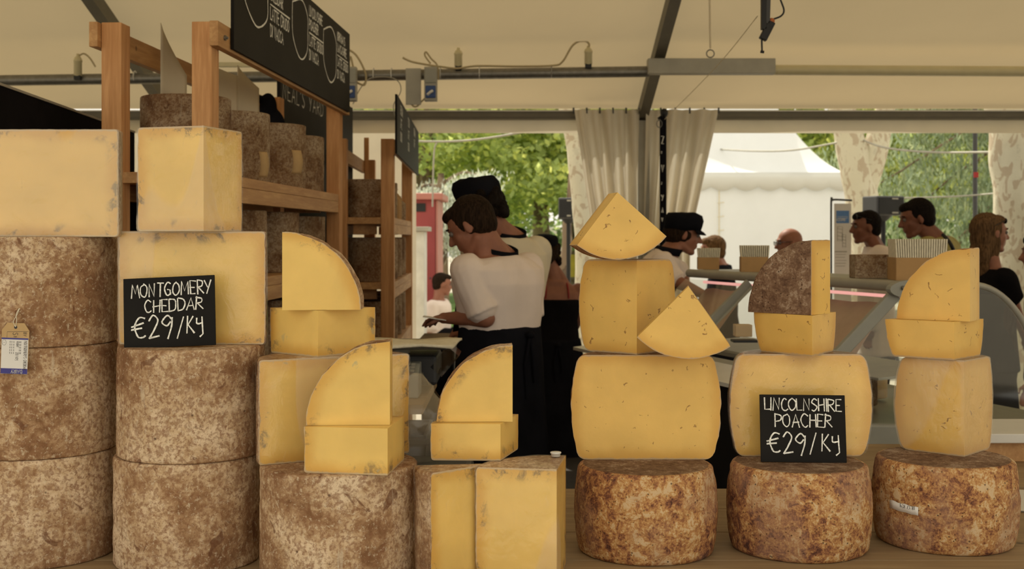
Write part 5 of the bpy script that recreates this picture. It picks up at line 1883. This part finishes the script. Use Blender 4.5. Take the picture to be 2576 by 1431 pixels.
# 2. tall capped person behind
D = 5.9
person('tall person in a cream T-shirt and dark flat cap, standing behind the one in white', P(1205, 518, D), P(1278, 592, D + .05), (P(1262, 830, D + .05), D),
       phi=120, hphi=165, pitch=18, arms=dict(L=(P(1200, 770, D - .05), P(1190, 790, D + .25)), R=(P(1330, 760, D + .15), P(1240, 800, D + .3))),
       shw=.22, chest=.13, belly=.12, top='cream_tee', apron=True, strap=True, cap='flat', hair='hair_dark', hairstyle='curly', s=1.03, voxel=.0065, sleeve=.52)
# 3. capped person, red strap
D = 8.7
person('person seen from behind in a dark cap and black vest top with red straps', P(1372, 637, D), P(1396, 704, D - .02), (P(1392, 860, D), D),
       phi=100, hphi=110, pitch=10, arms=dict(R=(P(1455, 800, D + .05), P(1435, 850, D + .25))), shw=.205, chest=.10, belly=.12, hipw=.185, top='blackcloth', top_kind='vest',
       apron=True, apron_len=.78, cap='round', hair='hair_brown', hairstyle='curly', s=.96, voxel=.0075)  # long apron stands in for wide trousers, covering bright ground
# 4. server
D = 7.2
person('person in a dark cap and white T-shirt leaning right over the glass case, arm stretched', P(1718, 592, D), P(1682, 634, D - .02), (P(1590, 810, D), D),
       phi=-8, hphi=2, pitch=12, arms=dict(R=(P(1702, 708, D - .2), P(1772, 742, D - .42), (0, 0, 1)), L=(P(1715, 690, D + .2), P(1728, 720, D + .12))), shw=.19, chest=.115, belly=.115,
       top='tee', apron=True, strap=True, cap='flat', hair='hair_brown', hairstyle='short', voxel=.0065, sleeve=.52, feet=(P(1580, 0, D).x, D, 0))
# 5-8 customers across the case
D = 10.2
person('person with short hair in a dark navy top behind the leftmost paper-bag box', P(1792, 630, D), P(1814, 664, D + .02), (P(1820, 860, D), D), phi=175, hphi=185, pitch=5,
       top='navy', hair='hair_light', hairstyle='bob', shw=.18, s=.96, voxel=.008, sleeve=.95, apron=False)
D = 9.15
person('person with glasses in a pale shirt, facing left behind the brown-faced slice', P(1986, 614, D), P(2004, 664, D + .02), (P(2006, 860, D), D), phi=178, hphi=182, pitch=6,
       top='pinkshirt', hair='hair_dark', hairstyle='bald', glasses='worn', shw=.19, s=.97, voxel=.0075, sleeve=.95)
D = 8.6
person('person in a white shirt with sunglasses pushed up, facing left below the grey loudspeaker', P(2178, 574, D), P(2204, 616, D + .02), (P(2204, 850, D), D), phi=172, hphi=182, pitch=4,
       top='tee', hair='hair_dark', hairstyle='buzz', glasses='up', skin='skin2', shw=.19, voxel=.0075, sleeve=.95)
D = 7.9
po, hp_, L_ = person('person in an olive-yellow T-shirt with a black shoulder strap, looking down left', P(2306, 552, D), P(2358, 594, D + .02), (P(2376, 850, D), D), phi=138, hphi=178, pitch=14,
       top='olive', hair='hair_dark', hairstyle='short', skin='skin2', shw=.215, chest=.14, s=1.05, voxel=.007, sleeve=.55)
m = MB(); m.tube(spline([L_(P(2372, 590, D - .16)), L_(P(2392, 615, D - .24)), L_(P(2408, 660, D - .20)), L_(P(2412, 720, D - .19))], 5), .012, 8); m.build('bag_strap', M['black'], po)
# 9. blond woman
D = 7.3
person('person with long loose hair in a black T-shirt at the right, facing right', P(2492, 590, D), P(2486, 672, D), (P(2488, 880, D), D), phi=18, hphi=8, pitch=2,
       arms=dict(R=(P(2548, 760, D - .10), P(2580, 850, D + .05))), top='blackcloth', hair='hair_blond', hairstyle='long', glasses='up', shw=.19, s=.99, voxel=.007, sleeve=.45)
D = 6.6
person('person in black at the right frame edge, only partly in view', P(2618, 640, D), P(2636, 700, D), (P(2650, 900, D), D), phi=150, hphi=165, pitch=5,
       top='blackcloth', hair='hair_dark', hairstyle='short', s=.95, voxel=.009, sleeve=.45)
# 11. seated far left
D = 12.9
person('seated person in a white top and dark trousers outside, before the red kiosk', P(1113, 716, D), P(1104, 752, D), (P(1098, 815, D), D), phi=-20, hphi=10, pitch=8,
       top='tee', hair='hair_brown', hairstyle='buzz', voxel=.011, seated=True, sleeve=.5)
m = MB(); m.box((0, 0, .43), (.8, .36, .05)); o = empty('wooden_bench', P(1110, 0, 12.9).xy.to_3d(), 'low wooden bench outside under the seated person', 'bench')
m.build('seat', M['pine_h'], o, .005)
for x in (-.32, .32):
    m = MB(); m.box((x, 0, .2), (.06, .3, .41)); m.build('leg', M['pine'], o)

# ---------------------------------------------------------------- scale on a table
o = plank_table('work_table', 'rough wooden table holding the weighing scale', P(800, 0, 4.1).x, P(1083, 0, 4.1).x, 3.75, 4.45, 1.03, n=3)
o = empty('weighing_scale', XZ(1000, 1.031, 4.05), 'grey weighing scale with sloped keypad behind the third column', 'scale')
f = lambda px, py, d: P(px, py, d) - o.location
m = MB()
prof = [(-.14, 0), (-.14, .075), (-.075, .105), (.0, .105), (.0, 0)]
x0, x1 = f(930, 0, 3.9).x, f(1053, 0, 3.9).x
vs = [Vector((x, y - .02, z)) for x in (x0, x1) for y, z in prof]; q = len(prof)
m.add(vs, [tuple(range(q))[::-1], tuple(range(q, 2 * q))] + [(i, (i + 1) % q, q + (i + 1) % q, q + i) for i in range(q)], 0, False)
m.build('keypad_housing', M['grey_plastic'], o, .004)
m = MB()
for i in range(6):
    for j in range(3):
        m.box((x1 - .02 - i * .018, -.145 + j * .018, .086 + j * .0085), (.013, .012, .004), Matrix.Rotation(.43, 3, 'X'))
m.build('keys', M['alu'], o)
m = MB(); m.box(((x0 + x1) / 2 + .01, .14, .07), (x1 - x0 + .08, .26, .10)); m.build('base', M['dark_grey'], o, .012)
m = MB(); m.box(((x0 + x1) / 2 + .02, .12, .150), (x1 - x0 + .13, .30, .012)); m.build('weighing_plate', M['steel'], o, .004)
m = MB(); m.tube([((x0 + x1) / 2, .12, .11), ((x0 + x1) / 2, .12, .146)], .03, 12); m.build('plate_support', M['alu'], o)
m = MB(); m.box((x1 + .075, .10, .10), (.05, .18, .09), Matrix.Rotation(.7, 3, 'Y')); m.build('clear_side_guard', M['glass'], o)
m = MB(); pts = []
for i in range(9):
    for j in range(6):
        pts.append((-.20 + i * .05 + j * .004, -.13 + j * .055, .004 * math.sin(i * 1.3 + j)))
m.grid(pts, 9, 6); o2 = m.build('paper_stack', M['bagpaper']); s_ = o2.modifiers.new('t', 'SOLIDIFY'); s_.thickness = .008
o2.location = P(1030, 866, 4.05) + Vector((-.05, 0, 0)); tag(o2, 'pale sheets of wrapping paper lying on the weighing scale', 'paper')
m = MB(); rr = random.Random(8); pts = []
for i in range(14):
    for j in range(14):
        a = 2 * PI * i / 13; z = j / 13
        r = .10 * math.sin(PI * min(.97, .2 + z * .75)) + rr.uniform(-.010, .010)
        pts.append((r * math.cos(a), r * math.sin(a), z * .26))
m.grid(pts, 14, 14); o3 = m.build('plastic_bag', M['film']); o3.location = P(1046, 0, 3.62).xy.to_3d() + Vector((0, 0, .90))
o3.location.z = .885
tag(o3, 'crumpled clear plastic bag in the gap beside the scale table', 'bag')
m = MB(); m.box((0, 0, .44), (.34, .26, .87)); o4 = m.build('dark_bin', M['dark_grey'], bevel=.02); o4.location = P(1046, 0, 3.62).xy.to_3d()
tag(o4, 'dark bin standing between the counter and the scale table', 'bin')

# ---------------------------------------------------------------- refrigerated glass case
A = Vector((1.463, 4.60, 0)); ax = Vector((-.316, .949, 0)); pp = Vector((.949, .316, 0))   # pp: customer side
CL = 1.74
case = empty('glass_display_case', A, 'refrigerated display case with sloping glass and metal rails at the right', 'display case')
def C_(t, s_, z): return ax * t + pp * s_ + Vector((0, 0, z))
ZT = 1.362
m = MB(); m.tube([C_(-.02, 0, ZT), C_(CL, 0, ZT)], .021, 14); m.build('top_rail', M['alu'], case)
for t in (0, 1.10):
    m = MB(); m.beam(C_(t, -.01, ZT - .03), C_(t, -.36, 1.02), .05, .022, ax); m.build('sloping_strut', M['grey_plastic'], case, .004)
m = MB()
vs = []; N_ = 20
for sgn in (-.014, .014):
    for i in range(N_):
        a = 2 * PI * i / N_; vs.append(C_(-.03 + sgn, .03 + .095 * math.cos(a), ZT - .01 + .034 * math.sin(a)))
m.add(vs, [tuple(range(N_)), tuple(range(N_, 2 * N_))[::-1]] + [(i, N_ + i, N_ + (i + 1) % N_, (i + 1) % N_) for i in range(N_)], 0, False)
ep = m.build('rail_end_plate', M['grey_plastic'], case)
m = MB(); m.ball(C_(-.05, -.01, ZT - .005), (.009, .009, .009)); m.build('screw', M['steel'], ep)
for (ta, tb) in ((.03, 1.07), (1.13, CL)):
    m = MB(); m.grid([C_(ta, -.02, ZT - .03), C_(ta, -.34, 1.04), C_(tb, -.02, ZT - .03), C_(tb, -.34, 1.04)], 2, 2, smooth=False)
    m.build('sloping_glass', M['glass'], case)
# top glass shelf
m = MB(); q = [C_(0, .02, ZT + .012), C_(CL, .02, ZT + .012), C_(CL, .34, ZT + .012), C_(0, .34, ZT + .012)]
m.add(q + [p + Vector((0, 0, .006)) for p in q], [(0, 1, 2, 3), (7, 6, 5, 4), (0, 4, 5, 1), (1, 5, 6, 2), (2, 6, 7, 3), (3, 7, 4, 0)], 0, False); m.build('top_shelf', M['grey_plastic'], case)
# curved customer glass
def arc_sp(n): return [(.34 + .36 * math.sin(i / n * PI / 2), .80 + (ZT - .80) * math.cos(i / n * PI / 2)) for i in range(n + 1)]
m = MB(); pts = []
for t in (0.0, CL):
    for s_, z in arc_sp(20): pts.append(C_(t, s_, z))
m.grid(pts, 2, 21); m.build('curved_glass', M['glass'], case)
m = MB(); m.tube([C_(0, s_, z) for s_, z in arc_sp(20)], .013, 8); m.build('glass_edge', M['alu'], case)
m = MB(); ring = [C_(-.002, .0, ZT)] + [C_(-.002, s_, z) for s_, z in arc_sp(20)] + [C_(-.002, -.30, .80), C_(-.002, -.34, 1.03)]
m.add(ring, [tuple(range(len(ring)))], 0, False); m.build('end_glass', M['glass'], case)
# body
m = MB()
prof = [(-.42, .12), (-.46, .96), (-.40, 1.015), (-.34, 1.03), (-.30, .86), (.60, .80), (.74, .84), (.80, .72), (.62, .12)]
vs = [C_(t, s_, z) for t in (-.03, CL) for s_, z in prof]; q = len(prof)
m.add(vs, [tuple(range(q)), tuple(range(q, 2 * q))[::-1]] + [(i, q + i, q + (i + 1) % q, (i + 1) % q) for i in range(q)], 0, False)
m.build('cabinet_base', M['grey_plastic'], case, .01)
m = MB(); vs = [C_(t, s_, z) for t in (-.01, CL) for s_, z in ((-.47, .12), (-.48, .95), (-.463, .95), (-.43, .12))]
m.add(vs, [(0, 1, 2, 3), (7, 6, 5, 4), (0, 4, 5, 1), (1, 5, 6, 2), (2, 6, 7, 3), (3, 7, 4, 0)], 0, False); m.build('staff_side_panel', M['black'], case)
m = MB(); vs = [C_(t, s_, z) for t in (0, CL) for s_, z in ((-.64, .985), (-.64, 1.0), (-.40, 1.02), (-.40, 1.0))]
m.add(vs, [(0, 1, 2, 3), (7, 6, 5, 4), (0, 4, 5, 1), (1, 5, 6, 2), (2, 6, 7, 3), (3, 7, 4, 0)], 0, False); m.build('work_ledge', M['white_plastic'], case)
m = MB(); m.tube([C_(.08, .06, ZT - .045), C_(CL - .05, .06, ZT - .045)], .007, 10); m.build('lighting_tube', M['tube'], case)
m = MB(); vs = [C_(t, s_, z) for t in (.05, CL - .05) for s_, z in ((-.05, 1.0), (.30, 1.02), (.30, 1.03), (-.05, 1.01))]
m.add(vs, [(0, 1, 2, 3), (7, 6, 5, 4), (0, 4, 5, 1), (1, 5, 6, 2), (2, 6, 7, 3), (3, 7, 4, 0)], 0, False); m.build('inner_shelf', M['alu'], case)


def in_case(name, label, t, s_, z, mk, mat, cat):
    m = MB(); mk(m); o = m.build(name, M[mat]); o.location = A + C_(t, s_, z); o.rotation_euler = (0, 0, math.atan2(ax.y, ax.x) - PI / 2)
    return tag(o, label, cat)


# sheets of paper propped behind the sloping glass
for i, (ta, tb, mat_, lb) in enumerate(((.10, .72, 'tissue', 'pinkish paper sheet leaning inside the near end of the glass case'), (1.2, 1.62, 'tissue', 'pinkish paper sheet leaning inside the far end of the glass case'))):
    m = MB(); pts = []
    for j in range(6):
        for k_ in range(6):
            t_ = ta + (tb - ta) * j / 5; s_ = .0 - .27 * k_ / 5
            pts.append(C_(t_ - .1 * k_ / 5, s_ + .035, ZT - .075 - (ZT - 1.12) * k_ / 5 + .004 * math.sin(j * 2 + k_)))
    b0 = pts[0].copy(); m.grid([p - b0 for p in pts], 6, 6); o = m.build('paper_sheet', M[mat_]); o.location = A + b0
    s_m = o.modifiers.new('t', 'SOLIDIFY'); s_m.thickness = .002
    tag(o, lb, 'paper')
rr = random.Random(12)
kinds = [('rind', .15, .24, 'tall aged wheel standing inside the near end of the glass case'), ('rind_dark', .10, .12, 'brown wheel inside the glass case, behind the tall one'), ('cheddar', .09, .09, 'yellow cheese inside the glass case near the strut'),
         ('prind', .08, .08, 'small orange-brown cheese in the middle of the glass case'), ('cheddar', .08, .10, 'yellow cheese far inside the glass case')]
for i, (mt, r_, h_, lb) in enumerate(kinds):
    SEED[0] += 1.7
    me = sector_mesh('displayed_cheese', r_, h_, corner=.006, mats=(mt, 'cheddar'), seed=SEED[0], step=.02)
    o = bpy.data.objects.new('displayed_cheese', me); link(o)
    t_ = .22 + i * .29; s_ = (.42, .15, .42, .18, .40)[i]
    zf_ = .86 - (s_ + .30) / .90 * .06
    o.location = A + C_(t_, s_, zf_ + .012)
    tag(o, lb, 'cheese', 'cheeses inside the glass case')


# boxes of paper bags on the case top
def bag_box(label, t, s_, w, h, dpt, bags, bh):
    o = empty('paper_bag_box', A + C_(t, s_, ZT + .0185), label, 'box', None, rad(-6))
    m = MB(); T = .004
    m.box((0, 0, T / 2), (w, dpt, T))
    m.box((0, -dpt / 2, h / 2), (w, T, h)); m.box((0, dpt / 2, h / 2), (w, T, h)); m.box((-w / 2, 0, h / 2), (T, dpt, h)); m.box((w / 2, 0, h / 2), (T, dpt, h))
    m.build('carton', M['card'], o)
    for i in range(bags):
        x = -w / 2 + .006 + (w - .012) * i / (bags - 1)
        m = MB(); fl = (x / (w / 2)) * .010
        vs = [Vector((x, -dpt / 2 + .006, .005)), Vector((x, dpt / 2 - .006, .005)), Vector((x + fl, dpt / 2 - .006, h + bh)), Vector((x + fl, -dpt / 2 + .006, h + bh))]
        vs += [v + Vector((.0058, 0, 0)) for v in vs]
        m.add(vs, [(3, 2, 1, 0), (4, 5, 6, 7), (0, 1, 5, 4), (1, 2, 6, 5), (2, 3, 7, 6), (3, 0, 4, 7)], 0, False)
        m.build('paper_bag', M['bagpaper'], o)


def t_on(px, s_):
    # depth parameter where the case axis shifted by s_ meets pixel column px
    k = (px - CX) / FPX
    return (k * (A.y + pp.y * s_) - (A.x + pp.x * s_)) / (ax.x - k * ax.y)


bag_box('brown carton of paper bags on the far left end of the glass case', t_on(1781, .12), .12, .105, .062, .10, 13, .048)
bag_box('brown carton of paper bags in the middle of the glass case top', t_on(1896, .12), .12, .125, .072, .10, 14, .055)
bag_box('largest brown carton of paper bags on the near end of the glass case', t_on(2305, .17), .17, .185, .088, .16, 22, .072)
m = MB(); pts = []
o = empty('boxed_cheese_block', A + C_(t_on(2190, .12), .12, ZT + .0185), 'square brown-rinded cheese block on the case top beside the largest carton', 'cheese', None, rad(-5))
m.box((0, 0, .048), (.148, .13, .096)); m.build('rind_block', M['rind_dark'], o, .003)
# dark knife rest and yellow piece on the ledge
m = MB(); m.box((0, 0, .012), (.07, .06, .05)); o = m.build('cheese_piece', M['cheddar'], bevel=.003); o.location = P(1868, 838, 5.05); tag(o, 'small yellow cheese piece on the white ledge of the glass case', 'cheese')
m = MB(); m.box((0, 0, 0), (.10, .07, .010)); o = m.build('black_tray', M['black'], bevel=.002); o.location = P(1872, 857, 4.95); tag(o, 'small black tray on the white ledge below the yellow piece', 'tray')
# tray under the right
m = MB(); m.box((0, 0, 0), (.42, .3, .028)); o = m.build('white_board', M['white_plastic'], bevel=.003); o.location = P(2470, 0, 3.75).xy.to_3d() + Vector((0, 0, CT + .075)); tag(o, 'white plastic board on the side table behind the right column', 'board')
m = MB(); m.box((0, 0, .03), (.36, .24, .06)); o = m.build('wooden_block', M['pine_h'], bevel=.003); o.location = P(2470, 0, 3.75).xy.to_3d() + Vector((0, 0, CT + .0005)); tag(o, 'wooden block under the white plastic board', 'block')
m = MB(); m.tube([(0, 0, 0), (.0, .0, .004)], [.13, .135], 28); o = m.build('pale_plate', M['white_plastic']); o.location = P(2590, 0, 3.08).xy.to_3d() + Vector((0, 0, CT + .001)); tag(o, 'pale plate at the right frame edge on the counter', 'plate')
o = empty('dark_cupboard', P(1102, 0, 6.3).xy.to_3d(), 'low dark wooden cupboard left of the person in the white T-shirt', 'cupboard')  # added dark box with a door, hides bright ground past the scale table
m = MB(); m.box((0, .15, .50), (.17, .34, 1.0)); m.build('body', M['black'], o, .004)
m = MB(); m.box((0, .15, 1.01), (.19, .36, .025)); m.build('top', M['brown_bark'], o, .003)
m = MB(); m.box((0, -.025, .50), (.15, .012, .92)); dr = m.build('door', M['navy'], o, .002)
m = MB(); m.ball((.055, -.038, .55), (.008, .008, .008)); m.build('knob', M['steel'], dr)
# added dark crates, blocking the bright ground seen under the scale table
for i, (px, z0) in enumerate(((820, 0), (820, .455), (1045, 0), (1045, .455))):
    m = MB(); w_, d_, h_ = (.38, .34, .45) if px == 820 else (.15, .34, .45)
    T = .012
    m.box((0, 0, T / 2), (w_, d_, T))
    for sx in (-1, 1):
        m.box((sx * (w_ / 2 - T / 2), 0, h_ / 2), (T, d_, h_)); m.box((0, sx * (d_ / 2 - T / 2), h_ / 2), (w_, T, h_))
        m.box((sx * (w_ / 2 + .003), 0, h_ - .02), (.012, d_ + .012, .02)); m.box((0, sx * (d_ / 2 + .003), h_ - .02), (w_ + .012, .012, .02))
    o = m.build('plastic_crate', M['dark_grey'], bevel=.003); o.location = P(px - 20, 0, 4.1).xy.to_3d() + Vector((0, 0, z0))
    tag(o, ['dark crate under the scale table, bottom left', 'dark crate under the scale table, upper left', 'dark narrow crate under the scale table, bottom right', 'dark narrow crate under the scale table, upper right'][i], 'crate', 'dark crates under the scale table')
bpy.data.scenes.remove(SCR)
